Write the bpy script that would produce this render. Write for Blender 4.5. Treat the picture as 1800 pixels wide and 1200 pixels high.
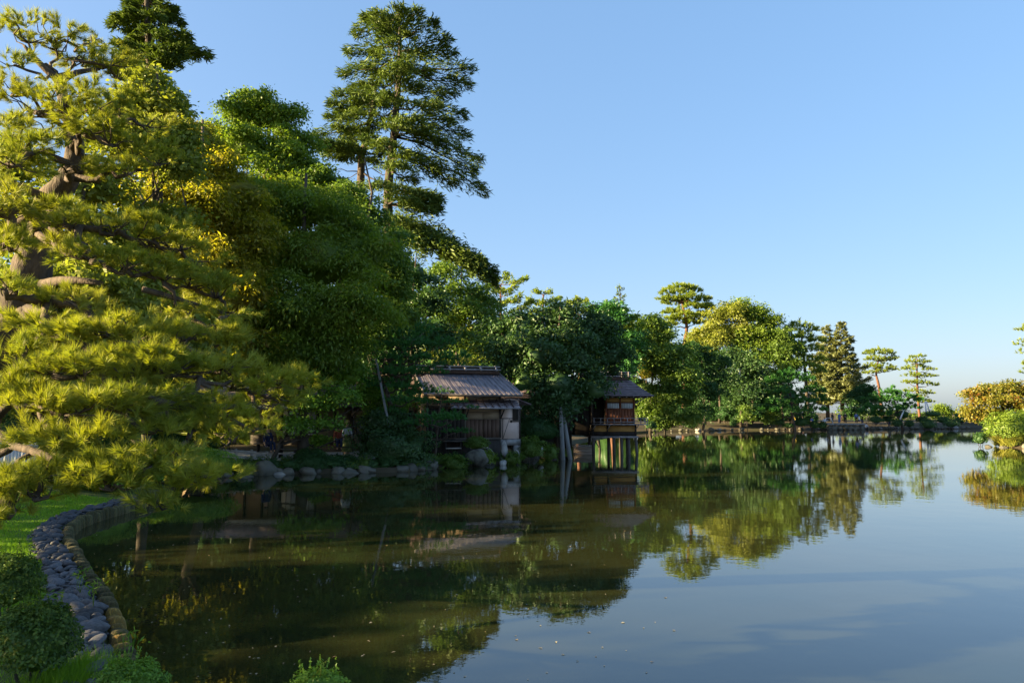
import bpy, math, random
import numpy as np
from mathutils import Vector, Matrix

# ------------------------------------------------------------------ scene, camera, light
S = bpy.context.scene
col = S.collection
for o in list(bpy.data.objects):
    bpy.data.objects.remove(o)

W0, H0, FPX, HOR = 1800.0, 1200.0, 1300.0, 725.0
EYE = 2.7
PITCH = math.atan((HOR - 600.0) / FPX)
cam_d = bpy.data.cameras.new('camera')
cam = bpy.data.objects.new('camera', cam_d)
col.objects.link(cam)
cam_d.sensor_width = 36.0
cam_d.lens = 36.0 * FPX / W0
cam_d.clip_end = 8000
cam_d.clip_start = 0.05
cam.location = (0, 0, EYE)
cam.rotation_euler = (math.pi / 2 + PITCH, 0, 0)
S.camera = cam

SUN_EL = math.radians(16.5)
SUN_A = math.radians(12.0)          # sun on the left, a touch behind the camera
to_sun = Vector((-math.cos(SUN_A) * math.cos(SUN_EL), -math.sin(SUN_A) * math.cos(SUN_EL), math.sin(SUN_EL)))
sun_d = bpy.data.lights.new('sun', 'SUN')
sun_d.energy = 5.0
sun_d.angle = math.radians(0.6)
sun_d.color = (1.0, 0.78, 0.42)
sun = bpy.data.objects.new('sun', sun_d)
col.objects.link(sun)
sun.rotation_euler = to_sun.to_track_quat('Z', 'Y').to_euler()

world = bpy.data.worlds.new('World')
S.world = world
world.use_nodes = True
wn, wl = world.node_tree.nodes, world.node_tree.links
wn.clear()
sky = wn.new('ShaderNodeTexSky')
sky.sky_type = 'NISHITA'
sky.sun_disc = False
sky.sun_elevation = SUN_EL
sky.sun_rotation = math.atan2(to_sun.x, to_sun.y)
sky.air_density = 1.0
sky.dust_density = 2.0
sky.ozone_density = 3.0
SKY_GAIN = (1.32, 1.37, 1.50)
bg = wn.new('ShaderNodeBackground')
bg.inputs['Strength'].default_value = 0.0715
out = wn.new('ShaderNodeOutputWorld')
gam = wn.new('ShaderNodeGamma')
gam.inputs['Gamma'].default_value = 0.42
gain = wn.new('ShaderNodeMix')
gain.data_type = 'RGBA'
gain.blend_type = 'MULTIPLY'
gain.inputs[0].default_value = 1.0
gain.inputs[7].default_value = (SKY_GAIN[0], SKY_GAIN[1], SKY_GAIN[2], 1.0)
hsv = wn.new('ShaderNodeHueSaturation')
hsv.inputs['Saturation'].default_value = 1.48
wl.new(sky.outputs[0], gam.inputs[0])
wl.new(gam.outputs[0], gain.inputs[6])
wl.new(gain.outputs[2], hsv.inputs['Color'])
wl.new(hsv.outputs[0], bg.inputs[0])
wl.new(bg.outputs[0], out.inputs[0])

S.view_settings.view_transform = 'Standard'
S.view_settings.look = 'None'
S.view_settings.exposure = 2.5
S.view_settings.gamma = 1.0
S.view_settings.use_curve_mapping = False
S.cycles.max_bounces = 6
S.cycles.diffuse_bounces = 3
S.cycles.glossy_bounces = 3
S.cycles.transmission_bounces = 3
S.cycles.transparent_max_bounces = 4
S.cycles.use_denoising = True

# ------------------------------------------------------------------ helpers
RNG = np.random.default_rng(7)
R = random.Random(11)
CP, SP = math.cos(PITCH), math.sin(PITCH)


def P(px, py, D):
    """world point seen at photo pixel px, py at distance D along the view axis"""
    u, v = (px - 900.0) / FPX, (600.0 - py) / FPX
    k = D / (CP - v * SP)
    return np.array([u * k, D, EYE + (SP + v * CP) * k])


def mpp(D):
    return D / FPX


def norm(a):
    return a / np.maximum(np.linalg.norm(a, axis=-1, keepdims=True), 1e-9)


class MB:
    """collects triangles and quads for one mesh"""
    def __init__(self):
        self.V, self.Q, self.T, self.n = [], [], [], 0

    def add(self, V, Q=None, T=None):
        V = np.asarray(V, float).reshape(-1, 3)
        if Q is not None and len(Q):
            self.Q.append(np.asarray(Q, np.int64).reshape(-1, 4) + self.n)
        if T is not None and len(T):
            self.T.append(np.asarray(T, np.int64).reshape(-1, 3) + self.n)
        self.V.append(V)
        self.n += len(V)

    def box(self, lo, hi):
        x0, y0, z0 = lo
        x1, y1, z1 = hi
        self.add([(x0, y0, z0), (x1, y0, z0), (x1, y1, z0), (x0, y1, z0), (x0, y0, z1), (x1, y0, z1), (x1, y1, z1), (x0, y1, z1)],
                 [(3, 2, 1, 0), (4, 5, 6, 7), (0, 1, 5, 4), (1, 2, 6, 5), (2, 3, 7, 6), (3, 0, 4, 7)])

    def tube(self, pts, rad, sides=7, rough=0.0):
        pts = np.asarray(pts, float)
        n = len(pts)
        rad = np.broadcast_to(np.asarray(rad, float), (n,))
        t = np.gradient(pts, axis=0)
        t = norm(t)
        ref = np.array([0.31, 0.17, 0.93]) if abs(t[:, 2]).mean() < 0.8 else np.array([0.95, 0.28, 0.1])
        a = norm(np.cross(t, ref))
        b = np.cross(t, a)
        ang = np.linspace(0, 2 * math.pi, sides, endpoint=False)
        rr = rad[:, None] * (1 + rough * RNG.uniform(-1, 1, (n, sides)))
        V = pts[:, None, :] + rr[..., None] * (np.cos(ang)[None, :, None] * a[:, None, :] + np.sin(ang)[None, :, None] * b[:, None, :])
        i = np.arange(n - 1)[:, None] * sides
        j = np.arange(sides)[None, :]
        k = (j + 1) % sides
        Q = np.stack([i + j, i + k, i + sides + k, i + sides + j], -1).reshape(-1, 4)
        V = V.reshape(-1, 3)
        base = len(V)
        V = np.vstack([V, pts[:1], pts[-1:]])
        jj = np.arange(sides)
        T = np.vstack([np.stack([np.full(sides, base), (jj + 1) % sides, jj], -1),
                       np.stack([np.full(sides, base + 1), (n - 1) * sides + jj, (n - 1) * sides + (jj + 1) % sides], -1)])
        self.add(V, Q, T)

    def build(self, name, mat, parent=None, origin=(0, 0, 0), smooth=False):
        me = self.mesh(name, mat, origin, smooth)
        o = bpy.data.objects.new(name, me)
        col.objects.link(o)
        if parent is not None:
            o.parent = parent
        return o

    def mesh(self, name, mat, origin=(0, 0, 0), smooth=False):
        V = np.vstack(self.V) - np.asarray(origin, float)
        Q = np.vstack(self.Q) if self.Q else np.zeros((0, 4), np.int64)
        T = np.vstack(self.T) if self.T else np.zeros((0, 3), np.int64)
        me = bpy.data.meshes.new(name)
        me.vertices.add(len(V))
        me.vertices.foreach_set('co', V.astype(np.float32).ravel())
        me.loops.add(len(Q) * 4 + len(T) * 3)
        me.loops.foreach_set('vertex_index', np.concatenate([Q.ravel(), T.ravel()]).astype(np.int32))
        me.polygons.add(len(Q) + len(T))
        ls = np.concatenate([np.arange(len(Q)) * 4, len(Q) * 4 + np.arange(len(T)) * 3]).astype(np.int32)
        me.polygons.foreach_set('loop_start', ls)
        if smooth:
            me.polygons.foreach_set('use_smooth', np.ones(len(Q) + len(T), bool))
        me.update(calc_edges=True)
        me.materials.append(mat)
        return me


def tag(o, label=None, cat=None, group=None, kind=None):
    if label: o['label'] = label
    if cat: o['category'] = cat
    if group: o['group'] = group
    if kind: o['kind'] = kind
    return o


def thing(name, label, cat, loc=(0, 0, 0), rz=0.0, group=None):
    o = bpy.data.objects.new(name, None)
    o.empty_display_size = 0.2
    col.objects.link(o)
    o.location = tuple(float(v) for v in loc)
    o.rotation_euler = (0, 0, rz)
    return tag(o, label, cat, group)


def bx(name, mat, parent, lo, hi):
    m = MB()
    m.box(lo, hi)
    return m.build(name, mat, parent)


def plank(name, mat, parent, a, b, w, h, up=(0, 0, 1)):
    """bar from a to b, w wide and h high"""
    m = MB()
    bar(m, a, b, w, h, up)
    return m.build(name, mat, parent)


def bar(m, a, b, w, h, up=(0, 0, 1)):
    a, b, up = np.array(a, float), np.array(b, float), np.array(up, float)
    t = norm(b - a)
    s = norm(np.cross(t, up))
    u = np.cross(s, t)
    V = []
    for p in (a, b):
        for i, j in ((-1, -1), (1, -1), (1, 1), (-1, 1)):
            V.append(p + s * w / 2 * i + u * h / 2 * j)
    m.add(V, [(0, 1, 2, 3), (7, 6, 5, 4), (0, 4, 5, 1), (1, 5, 6, 2), (2, 6, 7, 3), (3, 7, 4, 0)])


def catmull(pts, per=10, closed=False):
    pts = np.asarray(pts, float)
    n = len(pts)
    res = []
    rng = range(n if closed else n - 1)
    for i in rng:
        if closed:
            p0, p1, p2, p3 = (pts[(i + k) % n] for k in (-1, 0, 1, 2))
        else:
            p0, p1, p2, p3 = pts[max(i - 1, 0)], pts[i], pts[i + 1], pts[min(i + 2, n - 1)]
        for t in np.linspace(0, 1, per, endpoint=False):
            res.append(0.5 * (2 * p1 + (p2 - p0) * t + (2 * p0 - 5 * p1 + 4 * p2 - p3) * t ** 2 + (3 * p1 - p0 - 3 * p2 + p3) * t ** 3))
    if not closed:
        res.append(pts[-1])
    return np.array(res)


# ------------------------------------------------------------------ materials
def new_mat(name):
    m = bpy.data.materials.new(name)
    m.use_nodes = True
    m.node_tree.nodes.clear()
    return m, m.node_tree.nodes, m.node_tree.links


def rgb(c):
    return (c[0], c[1], c[2], 1.0)


def solid(name, c1, c2=None, scale=6.0, rough=0.75, bump=0.0, bscale=None, stretch=(1, 1, 1), spec=0.3, detail=4.0, c3=None, objvar=0.0):
    """principled surface whose colour wanders between c1 and c2, with fine relief"""
    m, n, l = new_mat(name)
    o = n.new('ShaderNodeOutputMaterial')
    p = n.new('ShaderNodeBsdfPrincipled')
    p.inputs['Roughness'].default_value = rough
    p.inputs['Specular IOR Level'].default_value = spec
    l.new(p.outputs[0], o.inputs[0])
    tc = n.new('ShaderNodeTexCoord')
    mp = n.new('ShaderNodeMapping')
    mp.inputs['Scale'].default_value = stretch
    l.new(tc.outputs['Object'], mp.inputs[0])
    nz = n.new('ShaderNodeTexNoise')
    nz.inputs['Scale'].default_value = scale
    nz.inputs['Detail'].default_value = detail
    l.new(mp.outputs[0], nz.inputs[0])
    r = n.new('ShaderNodeValToRGB')
    r.color_ramp.elements[0].position = 0.32
    r.color_ramp.elements[1].position = 0.68
    r.color_ramp.elements[0].color = rgb(c1)
    r.color_ramp.elements[1].color = rgb(c2 or c1)
    if c3:
        e = r.color_ramp.elements.new(0.5)
        e.color = rgb(c3)
    l.new(nz.outputs['Fac'], r.inputs[0])
    cout = r.outputs[0]
    if objvar:
        oi = n.new('ShaderNodeObjectInfo')
        mr = n.new('ShaderNodeMapRange')
        mr.inputs[3].default_value = 1 - objvar
        mr.inputs[4].default_value = 1 + objvar
        l.new(oi.outputs['Random'], mr.inputs[0])
        mx = n.new('ShaderNodeVectorMath')
        mx.operation = 'SCALE'
        l.new(cout, mx.inputs[0])
        l.new(mr.outputs[0], mx.inputs['Scale'])
        cout = mx.outputs[0]
    l.new(cout, p.inputs['Base Color'])
    if bump:
        n2 = n.new('ShaderNodeTexNoise')
        n2.inputs['Scale'].default_value = bscale or scale * 4
        n2.inputs['Detail'].default_value = 5
        l.new(mp.outputs[0], n2.inputs[0])
        b = n.new('ShaderNodeBump')
        b.inputs['Strength'].default_value = 0.8
        b.inputs['Distance'].default_value = bump
        l.new(n2.outputs['Fac'], b.inputs['Height'])
        l.new(b.outputs[0], p.inputs['Normal'])
    return m


def leafy(name, c1, c2, c3=None, trans=0.35, clump=0.6, gloss=0.02):
    """leaf surface: each leaf its own tint between c1 and c2, odd clumps towards c3; light passes through"""
    m, n, l = new_mat(name)
    o = n.new('ShaderNodeOutputMaterial')
    g = n.new('ShaderNodeNewGeometry')
    tc = n.new('ShaderNodeTexCoord')
    nz = n.new('ShaderNodeTexNoise')
    nz.inputs['Scale'].default_value = clump
    nz.inputs['Detail'].default_value = 2
    l.new(tc.outputs['Object'], nz.inputs[0])
    mixf = n.new('ShaderNodeMath')
    mixf.operation = 'MULTIPLY_ADD'
    mixf.inputs[1].default_value = 0.55
    l.new(g.outputs['Random Per Island'], mixf.inputs[0])
    mr = n.new('ShaderNodeMapRange')
    mr.inputs[1].default_value = 0.35
    mr.inputs[2].default_value = 0.65
    mr.inputs[4].default_value = 0.45
    l.new(nz.outputs['Fac'], mr.inputs[0])
    l.new(mr.outputs[0], mixf.inputs[2])
    r = n.new('ShaderNodeValToRGB')
    r.color_ramp.elements[0].color = rgb(c1)
    r.color_ramp.elements[1].color = rgb(c2)
    r.color_ramp.elements[1].position = 0.75
    if c3:
        e = r.color_ramp.elements.new(0.96)
        e.color = rgb(c3)
    l.new(mixf.outputs[0], r.inputs[0])
    d = n.new('ShaderNodeBsdfDiffuse')
    t = n.new('ShaderNodeBsdfTranslucent')
    ms = n.new('ShaderNodeMixShader')
    ms.inputs[0].default_value = trans
    l.new(r.outputs[0], d.inputs[0])
    warm = n.new('ShaderNodeMix')
    warm.data_type = 'RGBA'
    warm.blend_type = 'MULTIPLY'
    warm.inputs[0].default_value = 1.0
    warm.inputs[7].default_value = (1.25, 1.35, 0.5, 1)
    l.new(r.outputs[0], warm.inputs[6])
    l.new(warm.outputs[2], t.inputs[0])
    l.new(d.outputs[0], ms.inputs[1])
    l.new(t.outputs[0], ms.inputs[2])
    gl = n.new('ShaderNodeBsdfGlossy')
    gl.inputs['Roughness'].default_value = 0.45
    gl.inputs[0].default_value = (0.8, 0.85, 0.8, 1)
    m2 = n.new('ShaderNodeMixShader')
    m2.inputs[0].default_value = gloss
    l.new(ms.outputs[0], m2.inputs[1])
    l.new(gl.outputs[0], m2.inputs[2])
    l.new(m2.outputs[0], o.inputs[0])
    return m


M = {}
M['bark'] = solid('pine_bark', (0.045, 0.034, 0.026), (0.115, 0.085, 0.064), 9, 0.9, 0.03, 26, (1, 1, 0.45))
M['bark_red'] = solid('red_pine_bark', (0.091, 0.0413, 0.0255), (0.154, 0.075, 0.0467), 4, 0.9, 0.03, 12, (1, 1, 0.5))
M['bark_grey'] = solid('grey_bark', (0.04, 0.032, 0.025), (0.085, 0.068, 0.052), 4, 0.9, 0.03, 14, (1, 1, 0.4))
M['needle'] = leafy('pine_needles', (0.1341, 0.1842, 0.0281), (0.3432, 0.3359, 0.0351), (0.20, 0.20, 0.045), 0.33, 1.2, 0.02)
M['needle_far'] = leafy('far_pine_needles', (0.1142, 0.1823, 0.0365), (0.2401, 0.2894, 0.0401), None, 0.40, 0.5, 0.02)
M['needle_dark'] = leafy('dark_pine_needles', (0.0229, 0.0929, 0.024), (0.0572, 0.1773, 0.036), None, 0.25, 0.8, 0.03)
M['fir'] = leafy('fir_sprays', (0.0445, 0.0808, 0.0239), (0.1184, 0.1615, 0.0359), None, 0.2, 0.5, 0.01)
M['fir_brown'] = leafy('ochre_conifer_sprays', (0.0901, 0.105, 0.0405), (0.1621, 0.18, 0.0607), None, 0.25, 0.5, 0.03)
M['chestnut'] = leafy('chestnut_leaves', (0.0757, 0.1376, 0.0204), (0.1988, 0.2639, 0.0263), (0.19, 0.12, 0.02), 0.45, 0.35)
M['chestnut_gold'] = leafy('golden_chestnut_leaves', (0.155, 0.1719, 0.018), (0.3645, 0.3125, 0.028), (0.34, 0.25, 0.03), 0.58, 0.35)
M['broad'] = leafy('broad_leaves', (0.0556, 0.1152, 0.0248), (0.1389, 0.2112, 0.0331), None, 0.38, 0.4)
M['broad_dark'] = leafy('dark_broad_leaves', (0.0238, 0.063, 0.0234), (0.0624, 0.1229, 0.0338), None, 0.28, 0.5, 0.03)
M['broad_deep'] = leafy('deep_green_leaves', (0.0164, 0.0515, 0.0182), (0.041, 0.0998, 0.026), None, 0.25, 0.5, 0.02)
M['broad_light'] = leafy('light_broad_leaves', (0.0987, 0.1746, 0.0264), (0.1973, 0.2698, 0.036), None, 0.42, 0.5)
M['broad_yellow'] = leafy('yellow_broad_leaves', (0.1444, 0.1848, 0.0358), (0.2599, 0.2772, 0.0481), None, 0.42, 0.4)
M['maple'] = leafy('turning_maple_leaves', (0.1073, 0.153, 0.0234), (0.2396, 0.199, 0.0325), (0.26, 0.085, 0.025), 0.42, 0.55)
M['azalea'] = leafy('azalea_leaves', (0.0578, 0.1346, 0.0211), (0.1848, 0.314, 0.0351), None, 0.3, 2.5)
M['azalea_near'] = leafy('clipped_azalea_leaves', (0.022, 0.055, 0.014), (0.120, 0.190, 0.032), (0.20, 0.24, 0.04), 0.3, 9.0)
M['azalea_far'] = leafy('clipped_shrub_leaves', (0.0224, 0.063, 0.0234), (0.0588, 0.126, 0.0338), None, 0.25, 0.8)
M['grassy'] = leafy('grass_blades', (0.1115, 0.2319, 0.0176), (0.233, 0.3866, 0.024), None, 0.4, 0.7)
M['grass_gold'] = leafy('tall_grass_blades', (0.13, 0.169, 0.0286), (0.26, 0.247, 0.039), None, 0.4, 0.7)
M['moss_wood'] = solid('mossy_kerb_stone', (0.0595, 0.0473, 0.0284), (0.1547, 0.1071, 0.0473), 7, 0.95, 0.02, 30, c3=(0.075, 0.075, 0.028), objvar=0.35)
M['moss_sunpatch'] = solid('sunpatch_moss_stone', (0.24, 0.138, 0.033), (0.432, 0.264, 0.055), 7, 0.95, 0.02, 30, c3=(0.16, 0.12, 0.04), objvar=0.25)  # warm sunlight on the mossy kerb put into the base colour
M['pebble'] = solid('river_pebble', (0.058, 0.0599, 0.0679), (0.1116, 0.111, 0.1221), 4, 0.65, 0.003, 60, objvar=0.45)
M['rock'] = solid('shore_rock', (0.0357, 0.0332, 0.0287), (0.1224, 0.1148, 0.099), 2.5, 0.9, 0.05, 7, c3=(0.12, 0.115, 0.09), objvar=0.25)
M['rock_pale'] = solid('pale_shore_rock', (0.17, 0.1615, 0.153), (0.357, 0.34, 0.3145), 2.5, 0.9, 0.04, 7, objvar=0.2)
M['bark_cedar'] = M['bark_grey']
M['oldwood'] = solid('weathered_wood', (0.055, 0.045, 0.038), (0.13, 0.11, 0.095), 3, 0.85, 0.006, 30, (1, 1, 0.25), objvar=0.2)
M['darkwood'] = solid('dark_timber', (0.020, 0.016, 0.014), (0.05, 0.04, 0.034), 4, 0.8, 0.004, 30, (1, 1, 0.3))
M['shutter'] = solid('brown_shutter_wood', (0.075, 0.042, 0.030), (0.14, 0.085, 0.06), 3, 0.75, 0.004, 40, (3, 3, 0.3), objvar=0.12)
M['redwood'] = solid('red_brown_shutter_wood', (0.12, 0.035, 0.018), (0.22, 0.075, 0.035), 3, 0.65, 0.004, 40, (3, 3, 0.3), objvar=0.12)
M['roofboard'] = solid('weathered_roof_board', (0.1897, 0.1588, 0.1725), (0.3223, 0.2735, 0.2905), 2.5, 0.7, 0.006, 40, (4, 0.6, 1), spec=0.3, objvar=0.06)
M['roofdark'] = solid('dark_shingle', (0.0862, 0.063, 0.0682), (0.184, 0.1365, 0.143), 4, 0.8, 0.01, 30, objvar=0.15)
M['ridge'] = solid('ridge_timber', (0.17, 0.15, 0.155), (0.32, 0.29, 0.29), 4, 0.75, 0.006, 30, objvar=0.1)
M['ridgered'] = solid('red_brown_ridge_board', (0.07, 0.04, 0.03), (0.12, 0.07, 0.05), 5, 0.8, 0.005, 30)
M['plaster'] = solid('pink_white_plaster', (0.7316, 0.56, 0.5076), (0.8732, 0.6944, 0.6318), 1.5, 0.85, 0.002, 40)
M['ochre'] = solid('ochre_plaster', (0.4641, 0.2431, 0.0714), (0.5746, 0.3205, 0.102), 2, 0.85, 0.002, 40)
M['buff'] = solid('buff_plaster', (0.28, 0.20, 0.13), (0.36, 0.27, 0.18), 2, 0.85, 0.002, 40)
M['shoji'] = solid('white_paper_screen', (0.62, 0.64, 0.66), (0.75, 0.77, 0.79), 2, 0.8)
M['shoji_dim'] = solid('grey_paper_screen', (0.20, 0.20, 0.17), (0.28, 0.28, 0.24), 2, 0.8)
M['stone'] = solid('grey_foundation_stone', (0.16, 0.155, 0.15), (0.30, 0.29, 0.28), 4, 0.85, 0.01, 20, objvar=0.15)
M['grey_post'] = solid('grey_prop_pole', (0.182, 0.189, 0.196), (0.294, 0.301, 0.308), 3, 0.7, 0.004, 30, (1, 1, 0.3))
M['palewood'] = solid('pale_fence_wood', (0.36, 0.32, 0.29), (0.52, 0.47, 0.43), 4, 0.8, 0.004, 30, (1, 1, 0.3), objvar=0.12)
M['whitewood'] = solid('white_board', (0.55, 0.55, 0.57), (0.70, 0.70, 0.72), 4, 0.7, 0.003, 30, (1, 1, 0.3), objvar=0.06)
M['boxwood'] = solid('landing_plank', (0.30, 0.23, 0.18), (0.42, 0.33, 0.27), 4, 0.8, 0.004, 30, (0.3, 1, 1), objvar=0.1)
M['path'] = solid('grey_gravel_path', (0.24, 0.24, 0.25), (0.34, 0.34, 0.34), 5, 0.9, 0.01, 60)
M['earth'] = solid('bare_earth', (0.10, 0.075, 0.05), (0.18, 0.13, 0.09), 3, 0.95, 0.02, 12)
M['cloth_blue'] = solid('blue_cloth', (0.06, 0.12, 0.30), (0.09, 0.17, 0.38), 6, 0.85)
M['cloth_navy'] = solid('navy_cloth', (0.02, 0.03, 0.09), (0.03, 0.045, 0.12), 6, 0.85)
M['cloth_white'] = solid('white_cloth', (0.55, 0.57, 0.62), (0.70, 0.72, 0.76), 6, 0.85)
M['cloth_black'] = solid('black_cloth', (0.012, 0.012, 0.016), (0.022, 0.022, 0.026), 6, 0.85)
M['cloth_yellow'] = solid('yellow_cloth', (0.55, 0.42, 0.05), (0.68, 0.52, 0.08), 6, 0.85)
M['cloth_olive'] = solid('olive_cloth', (0.16, 0.19, 0.06), (0.22, 0.25, 0.09), 6, 0.85)
M['cloth_red'] = solid('red_cloth', (0.30, 0.07, 0.05), (0.38, 0.10, 0.07), 6, 0.85)
M['skin'] = solid('skin', (0.46, 0.28, 0.20), (0.52, 0.33, 0.24), 6, 0.6)
M['hair'] = solid('dark_hair', (0.012, 0.010, 0.009), (0.025, 0.02, 0.018), 8, 0.6)
M['straw'] = solid('straw_hat', (0.45, 0.26, 0.10), (0.58, 0.36, 0.16), 8, 0.85)
M['dry'] = leafy('fallen_dry_leaves', (0.22, 0.14, 0.06), (0.45, 0.40, 0.28), None, 0.2, 3)

# lawn colour with worn and mossy areas, earth under the trees
m, n, l = new_mat('ground_cover')
o_ = n.new('ShaderNodeOutputMaterial')
p_ = n.new('ShaderNodeBsdfPrincipled')
p_.inputs['Roughness'].default_value = 0.95
p_.inputs['Specular IOR Level'].default_value = 0.15
l.new(p_.outputs[0], o_.inputs[0])
tc_ = n.new('ShaderNodeTexCoord')
n1 = n.new('ShaderNodeTexNoise'); n1.inputs['Scale'].default_value = 0.35; n1.inputs['Detail'].default_value = 6
n2 = n.new('ShaderNodeTexNoise'); n2.inputs['Scale'].default_value = 9; n2.inputs['Detail'].default_value = 6
l.new(tc_.outputs['Object'], n1.inputs[0]); l.new(tc_.outputs['Object'], n2.inputs[0])
r1 = n.new('ShaderNodeValToRGB')
r1.color_ramp.elements[0].position = 0.35; r1.color_ramp.elements[0].color = (0.055, 0.085, 0.02, 1)
r1.color_ramp.elements[1].position = 0.7; r1.color_ramp.elements[1].color = (0.10, 0.12, 0.035, 1)
l.new(n2.outputs['Fac'], r1.inputs[0])
att = n.new('ShaderNodeAttribute'); att.attribute_name = 'bare'
mxg = n.new('ShaderNodeMix'); mxg.data_type = 'RGBA'
l.new(att.outputs['Fac'], mxg.inputs[0]); l.new(r1.outputs[0], mxg.inputs[6])
r2 = n.new('ShaderNodeValToRGB')
r2.color_ramp.elements[0].color = (0.04, 0.032, 0.02, 1); r2.color_ramp.elements[1].color = (0.09, 0.07, 0.045, 1)
l.new(n1.outputs['Fac'], r2.inputs[0]); l.new(r2.outputs[0], mxg.inputs[7])
l.new(mxg.outputs[2], p_.inputs['Base Color'])
b_ = n.new('ShaderNodeBump'); b_.inputs['Distance'].default_value = 0.03; b_.inputs['Strength'].default_value = 0.7
l.new(n2.outputs['Fac'], b_.inputs['Height']); l.new(b_.outputs[0], p_.inputs['Normal'])
M['ground'] = m

# pond water: murky olive body, mirror surface with low ripples
m, n, l = new_mat('pond_water')
o_ = n.new('ShaderNodeOutputMaterial')
p_ = n.new('ShaderNodeBsdfPrincipled')
p_.inputs['Roughness'].default_value = 0.015
p_.inputs['IOR'].default_value = 1.78
tc_ = n.new('ShaderNodeTexCoord')
mp_ = n.new('ShaderNodeMapping'); mp_.inputs['Scale'].default_value = (1.0, 1.0, 1.0)
l.new(tc_.outputs['Object'], mp_.inputs[0])
n0 = n.new('ShaderNodeTexNoise'); n0.inputs['Scale'].default_value = 0.22; n0.inputs['Detail'].default_value = 3
l.new(tc_.outputs['Object'], n0.inputs[0])
r0 = n.new('ShaderNodeValToRGB')
r0.color_ramp.elements[0].position = 0.3; r0.color_ramp.elements[0].color = (0.014, 0.019, 0.008, 1)
r0.color_ramp.elements[1].position = 0.7; r0.color_ramp.elements[1].color = (0.030, 0.029, 0.009, 1)
l.new(n0.outputs['Fac'], r0.inputs[0]); l.new(r0.outputs[0], p_.inputs['Base Color'])
na = n.new('ShaderNodeTexNoise'); na.inputs['Scale'].default_value = 1.3; na.inputs['Detail'].default_value = 2; na.inputs['Roughness'].default_value = 0.4
nb = n.new('ShaderNodeTexNoise'); nb.inputs['Scale'].default_value = 7.0; nb.inputs['Detail'].default_value = 2
nc = n.new('ShaderNodeTexNoise'); nc.inputs['Scale'].default_value = 0.05; nc.inputs['Detail'].default_value = 2
for q in (na, nb, nc): l.new(mp_.outputs[0], q.inputs[0])
ba = n.new('ShaderNodeBump'); ba.inputs['Strength'].default_value = 1.0; ba.inputs['Distance'].default_value = 0.0036
bb = n.new('ShaderNodeBump'); bb.inputs['Strength'].default_value = 1.0; bb.inputs['Distance'].default_value = 0.0005
pat = n.new('ShaderNodeMapRange'); pat.inputs[1].default_value = 0.42; pat.inputs[2].default_value = 0.62; pat.inputs[3].default_value = 0.35; pat.inputs[4].default_value = 1.0
l.new(nc.outputs['Fac'], pat.inputs[0]); l.new(pat.outputs[0], ba.inputs['Strength'])
l.new(na.outputs['Fac'], ba.inputs['Height']); l.new(nb.outputs['Fac'], bb.inputs['Height'])
l.new(ba.outputs[0], bb.inputs['Normal']); l.new(bb.outputs[0], p_.inputs['Normal'])
l.new(p_.outputs[0], o_.inputs[0])
M['water'] = m

# ------------------------------------------------------------------ pond outline and ground
SHORE = np.array([
    (60, 3), (30, 2.0), (14, 3.2), (6, 4.4), (1.5, 5.2), (-1.2, 5.6), (-2.3, 5.95), (-3.2, 6.95), (-4.1, 8.2), (-5.1, 9.8),
    (-6.45, 11.7), (-7.85, 13.7), (-9.2, 15.7), (-10.2, 18.0), (-10.45, 20.5), (-10.8, 23.5), (-12.0, 27), (-12.6, 30.0), (-11, 32.3),
    (-8.6, 33.2), (-5.2, 34.0), (-3.2, 36.6), (-1.3, 39.0), (0.6, 41.5), (1.4, 45.5), (2.6, 49), (3.4, 54), (5.2, 64),
    (8.5, 76), (12.5, 88), (16.5, 98), (21, 105), (28, 110), (37, 114), (52, 119), (66, 122), (80, 126), (95, 131), (110, 128), (118, 112),
    (100, 92), (75, 80), (55, 72), (45, 67), (40.3, 62.5), (38.6, 58), (41, 53), (52, 48), (75, 42), (90, 28), (80, 10)])
SH = catmull(SHORE, 6, closed=True)


def sdist(x, y):
    """signed distance to the pond outline, positive on land"""
    p = np.stack([np.ravel(x), np.ravel(y)], -1).astype(float)
    a = SH
    b = np.roll(SH, -1, axis=0)
    d2 = np.full(len(p), 1e18)
    inside = np.zeros(len(p), bool)
    for i in range(len(a)):
        ab = b[i] - a[i]
        ap = p - a[i]
        t = np.clip((ap @ ab) / max(ab @ ab, 1e-9), 0, 1)
        dd = ap - t[:, None] * ab
        d2 = np.minimum(d2, (dd * dd).sum(1))
        c = (a[i, 1] > p[:, 1]) != (b[i, 1] > p[:, 1])
        xi = a[i, 0] + (p[:, 1] - a[i, 1]) / (ab[1] if abs(ab[1]) > 1e-9 else 1e-9) * ab[0]
        inside ^= c & (p[:, 0] < xi)
    d = np.sqrt(d2)
    return np.where(inside, -d, d).reshape(np.shape(x))


def sstep(a, b, x):
    t = np.clip((x - a) / (b - a), 0, 1)
    return t * t * (3 - 2 * t)


def zground(x, y, sd=None):
    x, y = np.asarray(x, float), np.asarray(y, float)
    if sd is None:
        sd = sdist(x, y)
    land = 0.20 + 0.75 * sstep(0.9, 7.0, sd) + 0.25 * sstep(6, 40, sd) + 0.03 * np.sin(x * 1.3) * np.cos(y * 1.1) * sstep(1, 4, sd)
    return np.where(sd > 0, land * sstep(-0.05, 0.12, sd) - 0.5 * (1 - sstep(-0.05, 0.12, sd)), -0.5 - 0.4 * sstep(0, 3, -sd))


def gz(x, y):
    return float(zground(np.array([x]), np.array([y]))[0])


def shore_D(px, D0, D1, thr):
    """first distance from D0 outwards at which the column px is on land"""
    Ds = np.arange(D0, D1, 0.15)
    k = np.nonzero(sdist((px - 900.0) / FPX * Ds, Ds) >= thr)[0]
    return float(Ds[k[0]]) if len(k) else float(D1)


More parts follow.
